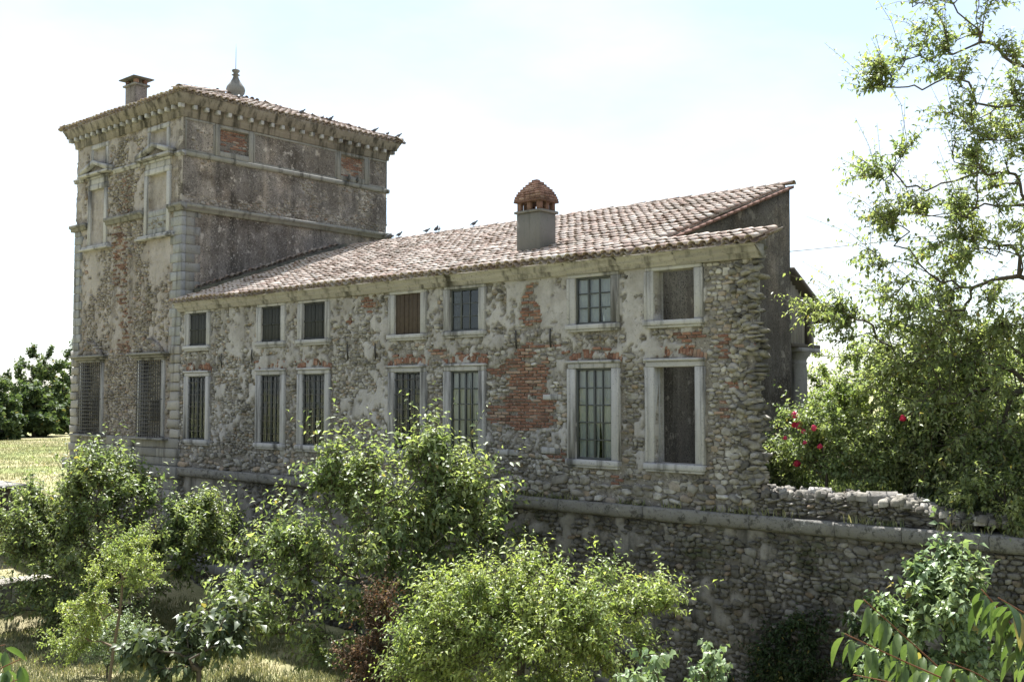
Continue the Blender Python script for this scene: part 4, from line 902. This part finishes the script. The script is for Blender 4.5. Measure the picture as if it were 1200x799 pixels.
def tree(name, label, cat, base, trunk, env, n, r0, mleaf, leafsize, shoots, per, shoot_len, seed, tmpl=None, up=.35, outw=.6, droop=.25, group=None, bark='bark', bf=.35, hang=.3, tip=.012, inner=.35, lvar=.3, whip=.06):
    rng = np.random.RandomState(seed); base = np.array(base, float); t = thing(name, base, label, cat, group)
    nodes, par = skeleton(rng, [base+np.array(q) for q in trunk], [(base+np.array(c), r, w) for c, r, w in env], n, bf)
    cnt = np.ones(len(nodes))
    for i in range(len(nodes)-1, 0, -1): 
        if par[i] >= 0: cnt[par[i]] += cnt[i]
    rad = np.maximum(tip, r0*(cnt/cnt[0])**.5); rad[0] *= 1.25
    V, Q = tubes(nodes, par, rad)
    # shoots
    ctr = np.mean([np.array(c)*w for c, r, w in env], 0)*len(env)/sum(w for _, _, w in env)+base
    nt = len(trunk); thin = np.where((np.arange(len(nodes)) >= nt) & (cnt < 14))[0]; wt = np.where(cnt[thin] < 3, 1., inner); pick = thin[rng.choice(len(thin), shoots, p=wt/wt.sum())]
    f = rng.rand(shoots)[:, None]; P0 = nodes[pick]*(1-f)+nodes[par[pick]]*f
    out = norm(P0-ctr); bd = norm(nodes[pick]-nodes[par[pick]]); d = norm(out*outw+bd*.5+np.array([0, 0, up])+rng.randn(shoots, 3)*.55)
    L = shoot_len*rng.uniform(.45, 1.35, shoots); seg = 4; wh = rng.rand(shoots) < whip; L[wh] *= rng.uniform(1.4, 2.4, wh.sum()); d[wh] = norm(d[wh]*.7+np.array([0, 0, .55])); pts = [P0]; dd = d
    for s in range(seg): pts.append(pts[-1]+dd*(L/seg)[:, None]); dd = norm(dd+np.array([0, 0, -droop/seg])+rng.randn(shoots, 3)*.12)
    pts = np.array(pts)                                  # seg+1, shoots, 3
    ps = pts[::2]; sn = ps.transpose(1, 0, 2).reshape(-1, 3); sp = np.arange(len(sn))-1; sp[::seg//2+1] = -1; sr = np.tile(np.linspace(tip*.75, tip*.3, seg//2+1), shoots)
    V2, Q2 = tubes(sn, sp, sr, 3)
    obj("trunk", mesh("trunk", np.concatenate([V, V2]), np.concatenate([Q, Q2+len(V)])), M[bark], t)
    # leaves
    u = (np.arange(per)[None]+rng.rand(shoots, per))/per*seg*.999; k = u.astype(int); fr_ = (u-k)[..., None]; ii = np.arange(shoots)[:, None]
    A = pts[k, ii]; B = pts[k+1, ii]; LP = A*(1-fr_)+B*fr_; sd = norm(B-A); ref = norm(np.cross(sd, [0, 0, 1.]))
    ph = np.arange(per)[None]*2.4+rng.rand(shoots, 1)*6.28; sv = np.cross(sd, ref); side = np.cos(ph)[..., None]*ref+np.sin(ph)[..., None]*sv
    LD = norm(side*.9+sd*.55+np.array([0, 0, -hang])+rng.randn(shoots, per, 3)*.25); LN = norm(np.array([0, 0, 1.])+rng.randn(shoots, per, 3)*.45+side*.2)
    sz = leafsize*rng.uniform(1-lvar, 1+lvar, shoots*per)*np.where(u.ravel() > seg*.85, .75, 1)
    me = leaves_mesh("crown", LP.reshape(-1, 3), LD.reshape(-1, 3), LN.reshape(-1, 3), sz, tmpl or leaf_t(), rng)
    obj("crown", me, M[mleaf], t)
    return t
G0 = -4.2
def gz(x, y): return float(ground_z(np.float64(x), np.float64(y)))
tree("pear_tree", "tall bright-tipped pear tree standing before the wing's middle windows", "tree", (14.3, -3.6, G0), [(0, 0, 0), (.05, .05, .8), (-.1, 0, 1.6), (.1, 0, 2.4), (.1, .05, 3.4)],
     [((1.1, .6, 4.8), (.55, .55, 1.0), .9), ((-.5, -.3, 4.3), (.8, .7, 1.0), .9), ((.3, .1, 3.7), (1.3, 1.1, .7), 1.), ((-1.5, -1.1, 2.9), (1.1, .9, .7), .9), ((-2.5, -1.7, 1.7), (1.0, .8, .8), .9), ((1.7, 1.0, 3.7), (1.2, 1.0, 1.2), 1.4), ((.5, .1, 2.5), (1.8, 1.4, 1.1), 1.3), ((-.9, -.6, 4.7), (.3, .3, .6), .2), ((-.9, -.8, 1.1), (1.4, 1.1, .6), .5)], 300, .09, 'leaf_pear', .15, 1650, 13, .85, 1, whip=.12, up=.95, droop=.45, hang=.55, outw=.4, inner=.5, lvar=.45)
tree("lime_green_bush", "broad yellow-green bush of fine leaves in the yard, nearest the wall's middle", "bush", (20.0, -5.2, G0), [(0, 0, 0), (.05, 0, .7), (0, .05, 1.4), (.1, 0, 2.0)],
     [((0, 0, 2.6), (1.5, 1.3, .9), 2.2), ((-.8, -.65, 2.4), (1.0, .9, .9), 1.5), ((1.1, .9, 2.5), (1.2, 1.0, .9), 1.6), ((.2, .1, 1.4), (1.5, 1.3, 1.), 1.4), ((2.1, 1.3, 2.9), (.5, .4, .4), .35), ((-1.3, -1.0, 1.7), (.7, .6, .7), .6)], 330, .08, 'leaf_lime', .10, 2300, 15, .62, 2, lvar=.45, up=.9, droop=.5, hang=.35, tmpl=leaf_t(.42, .1, .2), tip=.008, outw=.45, inner=.6)
tree("plum_tree", "spreading dark green plum tree in front of the tower's foot", "tree", (4.9, -4.8, gz(4.9, -4.8)), [(0, 0, 0), (.05, 0, .7), (0, .1, 1.4), (.1, 0, 2.2)],
     [((-.2, -.2, 3.5), (1.5, 1.4, 1.2), 2.), ((-1.7, -1.4, 2.8), (1.4, 1.3, 1.2), 1.7), ((1.7, 1.4, 2.7), (1.3, 1.2, 1.0), 1.5), ((0, 0, 2.0), (2.3, 2.1, 1.2), 2.4), ((-.4, -.4, 4.5), (.9, .8, .4), .5), ((-1.0, -1.0, .8), (1.6, 1.5, .8), 1.)], 340, .12, 'leaf_plum', .14, 2500, 13, .70, 3, lvar=.45, up=.8, droop=.4, hang=.4, outw=.45, inner=.6)
tree("fern_bush", "pale feathery low bush at the plum tree's foot", "bush", (9.0, -7.2, G0), [(0, 0, 0), (0, 0, .3), (.02, 0, .6)], [((0, 0, .9), (.9, .8, .6), 1.)], 60, .02, 'leaf_pale', .075, 420, 16, .5, 33, up=.9, droop=.5, hang=.2, tmpl=leaf_s(.35), tip=.006)
tree("young_locust_tree", "slim young tree with light feathery leaves and a thin pale trunk at lower left", "tree", (12.35, -9.0, G0), [(0, 0, 0), (.06, .03, .8), (.12, .1, 1.6), (.22, .16, 2.3), (.25, .2, 3.0)],
     [((.25, .2, 3.1), (.75, .65, .6), 1.5), ((-.3, -.3, 2.3), (.7, .6, .4), .9), ((.5, .4, 3.6), (.5, .5, .45), .8), ((-.5, -.45, 1.7), (.55, .5, .25), .6)], 60, .034, 'leaf_lime', .07, 460, 18, .4, 4, up=.15, droop=.5, hang=.15, bark='bark_pale', tmpl=leaf_s(.45), tip=.007)
tree("glossy_leaf_sapling", "small dark sapling with big glossy drooping leaves at bottom left", "tree", (15.6, -8.95, G0), [(0, 0, 0), (0, .02, .9), (.03, 0, 1.7)],
     [((.0, 0, 2.15), (.75, .65, .5), 1.5), ((-.55, -.5, 2.0), (.5, .5, .4), .9), ((.4, .35, 2.4), (.4, .4, .35), .7)], 45, .05, 'leaf_dark', .2, 240, 9, .35, 5, up=.2, droop=.5, hang=.7, tmpl=leaf_t(.55, .1, .25))
tree("dry_shrub", "withered red-brown shrub beneath the pear tree", "shrub", (16.3, -5.3, G0), [(0, 0, 0), (0, 0, .5), (.05, 0, 1.1)],
     [((0, 0, 1.9), (.5, .45, .9), 1.), ((-.2, -.2, .9), (.6, .6, .8), .9)], 80, .04, 'leaf_dry', .085, 320, 14, .4, 6, up=.5, droop=.6, hang=.6, tip=.008)
tree("wilting_creeper", "pale wilting leafy creeper at the frame's bottom, right of the lime green bush", "plant", (23.45, -6.1, G0+.35), [(0, 0, 0), (0, 0, .9), (.05, 0, 1.7)],
     [((0, 0, 1.9), (.40, .40, .55), 1.), ((0, 0, 1.2), (.5, .5, .5), .7)], 40, .03, 'leaf_pale', .13, 110, 8, .3, 7, up=.5, droop=1.1, hang=.9, tmpl=leaf_t(.75, .1, .3), tip=.007)
tree("wilting_creeper", "smaller pale creeper shoot beside dark ivy at the frame's bottom", "plant", (24.15, -5.5, G0+.3), [(0, 0, 0), (0, 0, .9), (.02, 0, 1.7)],
     [((0, 0, 2.0), (.22, .22, .55), 1.)], 26, .03, 'leaf_pale', .12, 60, 8, .28, 8, up=.7, droop=.9, hang=.8, tmpl=leaf_t(.75, .1, .3), tip=.007)
tree("fig_shrub", "rounded shrub of pale silvery leaves against the terrace wall at right", "shrub", (26.35, -2.1, G0), [(0, 0, 0), (0, 0, 1.2), (.05, 0, 2.4)],
     [((0, 0, 3.2), (.75, .7, .85), 2.), ((.1, .1, 2.2), (.95, .9, 1.0), 1.5), ((-.6, -.3, 2.2), (.5, .5, .6), .5)], 90, .06, 'leaf_pale', .15, 800, 12, .36, 9, up=.5, droop=.5, hang=.4, tmpl=leaf_t(.6, .12, .2))
tree("dark_bush", "dark green bush low behind the cherry branch at bottom right", "bush", (25.3, -2.0, G0), [(0, 0, 0), (0, 0, .8), (0, 0, 1.6)],
     [((0, 0, 2.2), (.6, .6, .9), 1.), ((.4, .2, 1.2), (1., .8, .8), 1.)], 60, .05, 'leaf_ivy', .13, 360, 13, .35, 10, up=.3, droop=.5, hang=.5)
tree("ivy_bush", "dark ivy climbing low on the terrace wall right of centre", "ivy", (23.0, -.75, G0), [(0, 0, 0), (0, .2, .8), (0, .25, 1.6)],
     [((0, .2, 1.5), (.75, .28, .8), 1.4), ((-.3, .25, .9), (1.2, .3, .8), 1.), ((.3, .3, 2.3), (.28, .16, .55), .3)], 100, .03, 'leaf_ivy', .09, 700, 13, .28, 11, up=.2, droop=.6, hang=.6, outw=.3)
# garden behind the low wall
tree("fruit_tree", "tall leafy fruit tree overhanging the garden wall along the right edge", "tree", (27.0, 2.6, .25), [(0, 0, 0), (.0, .05, 1.2), (-.05, 0, 2.5), (-.1, .1, 4.2), (.1, 0, 6.), (.0, 0, 8.)],
     [((-.9, 0, 7.3), (1.7, 1.4, 2.0), 1.7), ((-2.0, 0, 5.4), (1.6, 1.3, 1.6), 1.4), ((-2.3, 0, 3.4), (2.1, 1.5, 1.4), 2.2), ((-1.2, -.2, 2.2), (2.1, 1.6, 1.6), 2.2), ((.3, 0, 5.), (1.8, 1.6, 3.), 1.6), ((-1.2, -.6, 1.0), (1.8, 1.0, .8), 1.2), ((-2.9, 0, 9.0), (1.0, .5, .6), .3), ((-1.8, 0, 10.2), (1.4, .8, 1.1), .6), ((.4, 0, 9.6), (1.3, 1.2, 1.5), .7), ((-4.2, -.3, 3.9), (1.0, .4, .35), .28), ((-3.4, 0, 7.0), (.7, .5, .6), .2)], 480, .13, 'leaf_big', .115, 2900, 14, .72, 12, whip=.1, lvar=.45, up=.3, droop=.6, hang=.35, bf=.25, tip=.010)
rb = tree("rose_bush", "rose bush with crimson blooms beside the ruined wing end", "bush", (22.9, 1.3, .3), [(0, 0, 0), (.02, 0, .6), (-.1, 0, 1.2)],
     [((-.1, 0, 1.4), (.8, .6, .65), 1.2), ((-.5, .1, .7), (.7, .5, .5), .8), ((.6, 0, .8), (.9, .5, .6), 1.2), ((1.3, .2, .6), (.6, .4, .4), .6)], 110, .03, 'leaf_pear', .095, 900, 12, .45, 13, up=.6, droop=.5, hang=.3, tip=.007)
def rose(c, r, k):
    R = np.random.RandomState(k); m = MB()
    for i in range(26):
        e = 1.45-2.3*i/25; a = i*2.4+R.rand()*.4; d = np.array([math.cos(a)*math.cos(e), math.sin(a)*math.cos(e), math.sin(e)]); u = norm(np.cross(d, [.05, .1, 1])); v = np.cross(d, u)*-1; q = np.array(c)+d*r*(.55+.35*R.rand()); w = r*(.45+.2*R.rand())
        m.add([q-v*w*.8, q-u*w+d*w*.1, q+v*w*.9-u*w*.4+d*w*.35, q+v*w*.9+u*w*.4+d*w*.35, q+u*w+d*w*.1], [(1, 0, 4, 3)], [(1, 3, 2)])
    m.build("flower", M['petal'], rb)
for k, (x, z, r) in enumerate(((22.28, 1.98, .10), (22.28, 1.78, .09), (22.38, 1.76, .12), (22.47, 1.65, .07), (22.70, 1.72, .09), (22.83, 1.35, .08), (22.5, 1.42, .06), (22.32, .98, .10), (24.55, 1.95, .09), (22.06, 1.5, .06))): rose((x+.22, .72, z+.05), r*.72, k)
gshrubs = [((21.3, 1.9, .3), .6, 'leaf_plum', "dark climbing shrub filling the corner beside the gable wall"), ((24.6, 2.4, .3), 1.15, 'leaf_plum', "dark leafy bush directly behind the rose bush"), ((18.6, 11.2, .3), 1.5, 'leaf_lime', "green bush just behind the portico column"), ((23.2, 7.2, .3), 1.9, 'leaf_big', "rounded green bush behind the fruit tree's left side"), ((19.2, 12.5, .3), 2.3, 'leaf_lime', "bright sunlit bush beyond the portico"), ((27.6, 1.6, .3), 1.5, 'leaf_big', "dark bush under the fruit tree at the right edge"), ((20.9, 14.5, .3), 2.6, 'leaf_lime', "tall light green bush at the back of the garden"), ((23.6, 12.0, .3), 2.6, 'leaf_plum', "large bush far behind the fruit tree near the right edge"), ((16.6, 18, .3), 2.7, 'leaf_lime', "light green bush seen past the gable corner"), ((25.0, 8.5, .3), 2.3, 'leaf_big', "big leafy bush at the right edge behind the fruit tree")]
for k, (b, s, lm, lab) in enumerate(gshrubs):
    tree("garden_bush", lab, "bush", b, [(0, 0, 0), (0, 0, .3*s), (.03, 0, .7*s)], [((0, 0, .9*s), (.9*s, .8*s, .75*s), 1.), ((.3*s, 0, .5*s), (.9*s, .8*s, .5*s), .6)], 110, .03*s, lm, .11+.012*s, 760, 13, .46, 50+k, up=.4, droop=.5, hang=.35, group="bushes in the walled garden")
tree("hanging_branch_shrub", "small shrub of trailing leaves spilling over the ledge at right", "shrub", (26.6, .9, .2), [(0, 0, 0), (0, -.1, .3), (0, -.2, .6)], [((-.1, -.35, .45), (1.0, .5, .45), 1.), ((.3, -.6, .1), (.5, .3, .35), .4)], 60, .025, 'leaf_big', .10, 330, 13, .4, 71, up=.2, droop=.9, hang=.5, tip=.007)

# cherry branch near the camera: each leaf its own part
def cherry(name, label, base, seed, stems, lsz, leafm, n):
    rng = np.random.RandomState(seed); t = thing(name, base, label, "branch")
    k = 7; x = np.linspace(0, 1, k); w = .15*np.sin(np.pi*x**.8)**.8; V = []
    for i in range(k):
        zc = -.42*x[i]**2
        V += [(x[i], -w[i], zc+.55*w[i]), (x[i], 0, zc), (x[i], w[i], zc+.55*w[i])]
    Q = [(3*i+j, 3*i+j+1, 3*i+j+4, 3*i+j+3) for i in range(k-1) for j in (0, 1)]
    lm = mesh("leaf", np.array(V), Q, smooth=True); lm.materials.append(M[leafm])
    for pts in stems:
        pts = np.array(pts, float); q = np.linspace(0, len(pts)-1.001, 14); i = q.astype(int); P = pts[i]*(1-(q-i)[:, None])+pts[i+1]*(q-i)[:, None]
        for _ in range(2): P[1:-1] = (P[:-2]+P[1:-1]*2+P[2:])/4
        st_ = MB().tube(P, np.linspace(.007, .003, len(P))*lsz/.185, 6).build("stem", M['twig'], t)
        for j in range(n):
            u = 1.5+(len(P)-2.6)*j/(n-1); a = int(u); p = P[a]*(1-u+a)+P[a+1]*(u-a); d = norm(P[a+1]-P[a]); sd = norm(np.cross(d, [0, 0, 1]))*(1 if j % 2 else -1)
            f = norm(sd*.75+d*.45+np.array([0, 0, -.75-.5*rng.rand()])+rng.randn(3)*.22); nn = norm(np.array([0, 0, 1.])+sd*.6+rng.randn(3)*.3); s2 = norm(np.cross(nn, f)); n3 = np.cross(f, s2); L = lsz*rng.uniform(.7, 1.15)
            A = np.eye(4); A[:3, 0] = f*L; A[:3, 1] = s2*L; A[:3, 2] = n3*L; A[:3, 3] = p+f*.02; put(bpy.data.objects.new("leaf", lm), t, Matrix(A.tolist()))
    return t
fw = np.array([-math.sin(YAW)*math.cos(PITCH), math.cos(YAW)*math.cos(PITCH), math.sin(PITCH)]); rt = np.array([math.cos(YAW), math.sin(YAW), 0]); upv = np.cross(rt, fw)
def vp(px, py, dep): return CAM+dep*(fw+rt*(px-600)/1236.3+upv*(399.5-py)/1236.3)
cherry("cherry_branch", "long-leaved cherry branch hanging in the foreground at bottom right", vp(1130, 850, 6), 81,
       [[vp(1200, 860, 6), vp(1130, 805, 6), vp(1060, 775, 6), vp(990, 742, 5.9)], [vp(1190, 850, 6.2), vp(1120, 800, 6.2), vp(1060, 745, 6.3), vp(1012, 702, 6.3)], [vp(1160, 870, 5.8), vp(1110, 820, 5.7), vp(1050, 800, 5.7), vp(1000, 790, 5.6)]], .185, 'leaf_cherry', 30)
cherry("cherry_branch", "cherry branch in the foreground at the right edge, below the ledge", vp(1230, 850, 6), 82,
       [[vp(1250, 870, 5.8), vp(1215, 790, 5.8), vp(1190, 735, 5.8), vp(1150, 690, 5.8)], [vp(1240, 880, 6), vp(1200, 830, 6), vp(1150, 790, 6), vp(1110, 775, 6)], [vp(1260, 760, 5.7), vp(1225, 730, 5.7), vp(1195, 715, 5.7), vp(1170, 700, 5.6)]], .185, 'leaf_cherry', 30)
cherry("leafy_sprig", "bright sprig of broad leaves close by at the bottom left corner", vp(-20, 840, 3.2), 83, [[vp(-70, 850, 3.2), vp(-50, 790, 3.2), vp(-25, 762, 3.2), vp(6, 755, 3.2)], [vp(-60, 870, 3.1), vp(-30, 815, 3.1), vp(-5, 785, 3.1), vp(24, 772, 3.1)], [vp(-60, 870, 3.0), vp(-30, 830, 3.0), vp(-5, 806, 3.0), vp(20, 796, 3.0)]], .095, 'leaf_cherry', 14)
# trees across the meadow
rng = np.random.RandomState(90)
fl = ["leftmost dark tree at the meadow's far edge", "low round tree beside it at the meadow edge", "broad bright tree in the middle of the far tree line", "tree of the far line half hidden by the tower", "taller tree rising behind the far tree line", "distant pale tree behind the left of the tree line", "distant tree top just left of the tower"]
for k, (x, y, s) in enumerate(((-52, 10.5, 3.2), (-49, 14.0, 2.5), (-52, 18.5, 2.6), (-55, 24.5, 2.7), (-66, 18, 3.3), (-110, 45, 6.), (-120, 56, 6.6))):
    z = gz(x, y); tree("meadow_tree", fl[k], "tree", (x, y, z), [(0, 0, 0), (0, 0, .5*s), (.1, 0, s)], [((0, 0, .95*s), (.75*s, .75*s, .85*s), 1.6), ((0, 0, .35*s), (1.0*s, 1.0*s, .42*s), 1.2), ((.3*s, .2*s, .5*s), (.6*s, .6*s, .45*s), .8), ((-.2*s, -.3*s, .6*s), (.6*s, .6*s, .5*s), .8)], 120, .05*s, 'leaf_far', .34+.02*s, 900, 11, .16*s, 91+k, tmpl=leaf_s(.8), up=.35, droop=.4, group="trees at the meadow's edge")
# grass
def blades(name, pts, hgt, rng, mat):
    n = len(pts); a = rng.rand(n)*6.28; L = hgt*rng.uniform(.5, 1.4, n); d = np.stack([np.cos(a), np.sin(a), np.zeros(n)], 1); w = .012+.006*rng.rand(n); s = np.stack([-np.sin(a), np.cos(a), np.zeros(n)], 1)
    b = pts; t = pts+d*(L*rng.uniform(.2, .8, n))[:, None]+np.array([0, 0, 1.])*L[:, None]; V = np.stack([b-s*w[:, None], b+s*w[:, None], (b+t)/2+np.array([0, 0, .1])*L[:, None]+s*w[:, None]*.6, t], 1).reshape(-1, 3); k = 4*np.arange(n)[:, None]
    me = mesh(name, V, None, np.concatenate([k+[0, 1, 2], k+[0, 2, 3]]), {"rnd": np.repeat(rng.rand(n), 4)}); return obj(name, me, mat)
rng = np.random.RandomState(99)
n = 110000; x = rng.uniform(2.1, 19, n); y = rng.uniform(-13, -.6, n); m = fbm(x*.8, y*.8)+rng.rand(n)*.35 > .6; x, y = x[m], y[m]
tag(blades("yard_grass", np.stack([x, y, ground_z(x, y)-.01], 1), .13, rng, M['grass']), "dry and green grass covering the yard below the walls", "grass", kind="stuff")
n = 95000; x = -rng.uniform(3, 50, n)+4; y = rng.uniform(-9, 22, n); m = (np.abs((y+9)-(x*-.42-2)) < 12); x, y = x[m], y[m]
tag(blades("meadow_grass", np.stack([x, y, ground_z(x, y)-.01], 1), .10, rng, M['grass']), "mown dry meadow grass left of the tower", "grass", kind="stuff")
n = 16000; x = rng.uniform(21.5, 30, n); y = rng.uniform(.4, 9, n); m = fbm(x*1.1, y*1.1)+rng.rand(n)*.4 > .6; x, y = x[m], y[m]
tag(blades("garden_weeds", np.stack([x, y, .12+.25*fbm(x*.6, y*.6)+.15*sstep(2, 8, y)-.01], 1), .26, rng, M['leaf_dark']), "low green weeds growing in the walled garden", "weeds", kind="stuff")
n = 1500; x = rng.uniform(13, 31, n); m = fbm(x*1.7, x*0+4)+rng.rand(n)*.2 > .66; x = x[m]
tag(blades("ledge_weeds", np.stack([x, rng.uniform(-.12, .02, len(x)), np.zeros(len(x))], 1), .14, rng, M['grass']), "thin weeds rooted along the stone ledge", "weeds", kind="stuff")
# pigeons
def pigeon(p, yaw, label, k, s=1.):
    t = thing("pigeon", p, label, "bird", "pigeons on the roofs"); R = Matrix.Translation(Vector([float(a) for a in p])) @ Matrix.Rotation(yaw, 4, 'Z') @ Matrix.Scale(s, 4)
    prof = [(.0, -.17), (.025, -.165), (.05, -.10), (.075, -.02), (.075, .05), (.05, .10), (.035, .125), (.04, .15), (.035, .175), (.012, .19), (.0, .2)]; n = 8; V = []
    for r, xx in prof:
        zc = .12+max(0, xx-.03)*.75-max(0, -xx-.05)*.35
        for i in range(n): a = 2*math.pi*i/n; V.append((xx, r*math.cos(a), zc+r*math.sin(a)*(1. if xx > -.1 else .5)))
    Q = [(i*n+j, i*n+(j+1) % n, (i+1)*n+(j+1) % n, (i+1)*n+j) for i in range(len(prof)-1) for j in range(n)]
    MB().add(V, Q).build("body", M['bird'], t, smooth=True, M=R)
    MB().tube([(.19, 0, .245), (.225, 0, .235)], [.01, .002], 5).build("beak", M['wire'], t, M=R)
    for sy in (-.025, .025): MB().tube([(.0, sy, .07), (.005, sy, 0), (.03, sy, .003)], .006, 4).build("leg", M['twig'], t, M=R)
rr = lambda x: (x, YR+.02, roof_z(YR)+.16)
for k, (x, yw_) in enumerate(((2.6, .4), (2.85, 2.8), (3.2, .2), (4.7, 1.2), (5.2, -.3), (5.35, 2.2), (7.1, .3))):
    pigeon(rr(x), yw_, ("first", "second", "third", "fourth", "fifth", "sixth", "seventh")[k]+" pigeon along the wing's roof ridge, counting from the tower", k, .85)
def tz(y): return ez+.12
for k, (y, yw_, lab) in enumerate(((2.1, 2.5, "lone pigeon on the tower's tiled edge near the finial"), (4.9, .6, "pigeon at the middle of the tower's right roof edge"), (5.9, 2.2, "pigeon beside another at mid-edge of the tower roof"), (6.3, .2, "dark pigeon right of the pair on the tower roof edge"), (8.6, .9, "pigeon near the far right end of the tower roof"), (9.3, 2., "last pigeon but one at the tower roof's right end"), (9.9, .5, "rightmost pigeon on the tower roof corner"))):
    pigeon((.2, y, ez+.25), yw_, lab, k, .85)
for k, (y, lab) in enumerate(((7.35, "pigeon on the tower ledge under the right attic window"), (7.8, "second pigeon on the ledge under the right attic window"))): pigeon((.06+.03, y, 10.965), -.6, lab, k, .9)
# wire
tag(MB().tube([np.array((18.9, 7.6, 6.48))*(1-t)+np.array((30, 10.5, 7.4))*t-np.array((0, 0, .5*t*(1-t))) for t in np.linspace(0, 1, 16)], .012, 4).build("overhead_wire", M['wire']), "thin overhead wire running right from the gable wall", "wire")
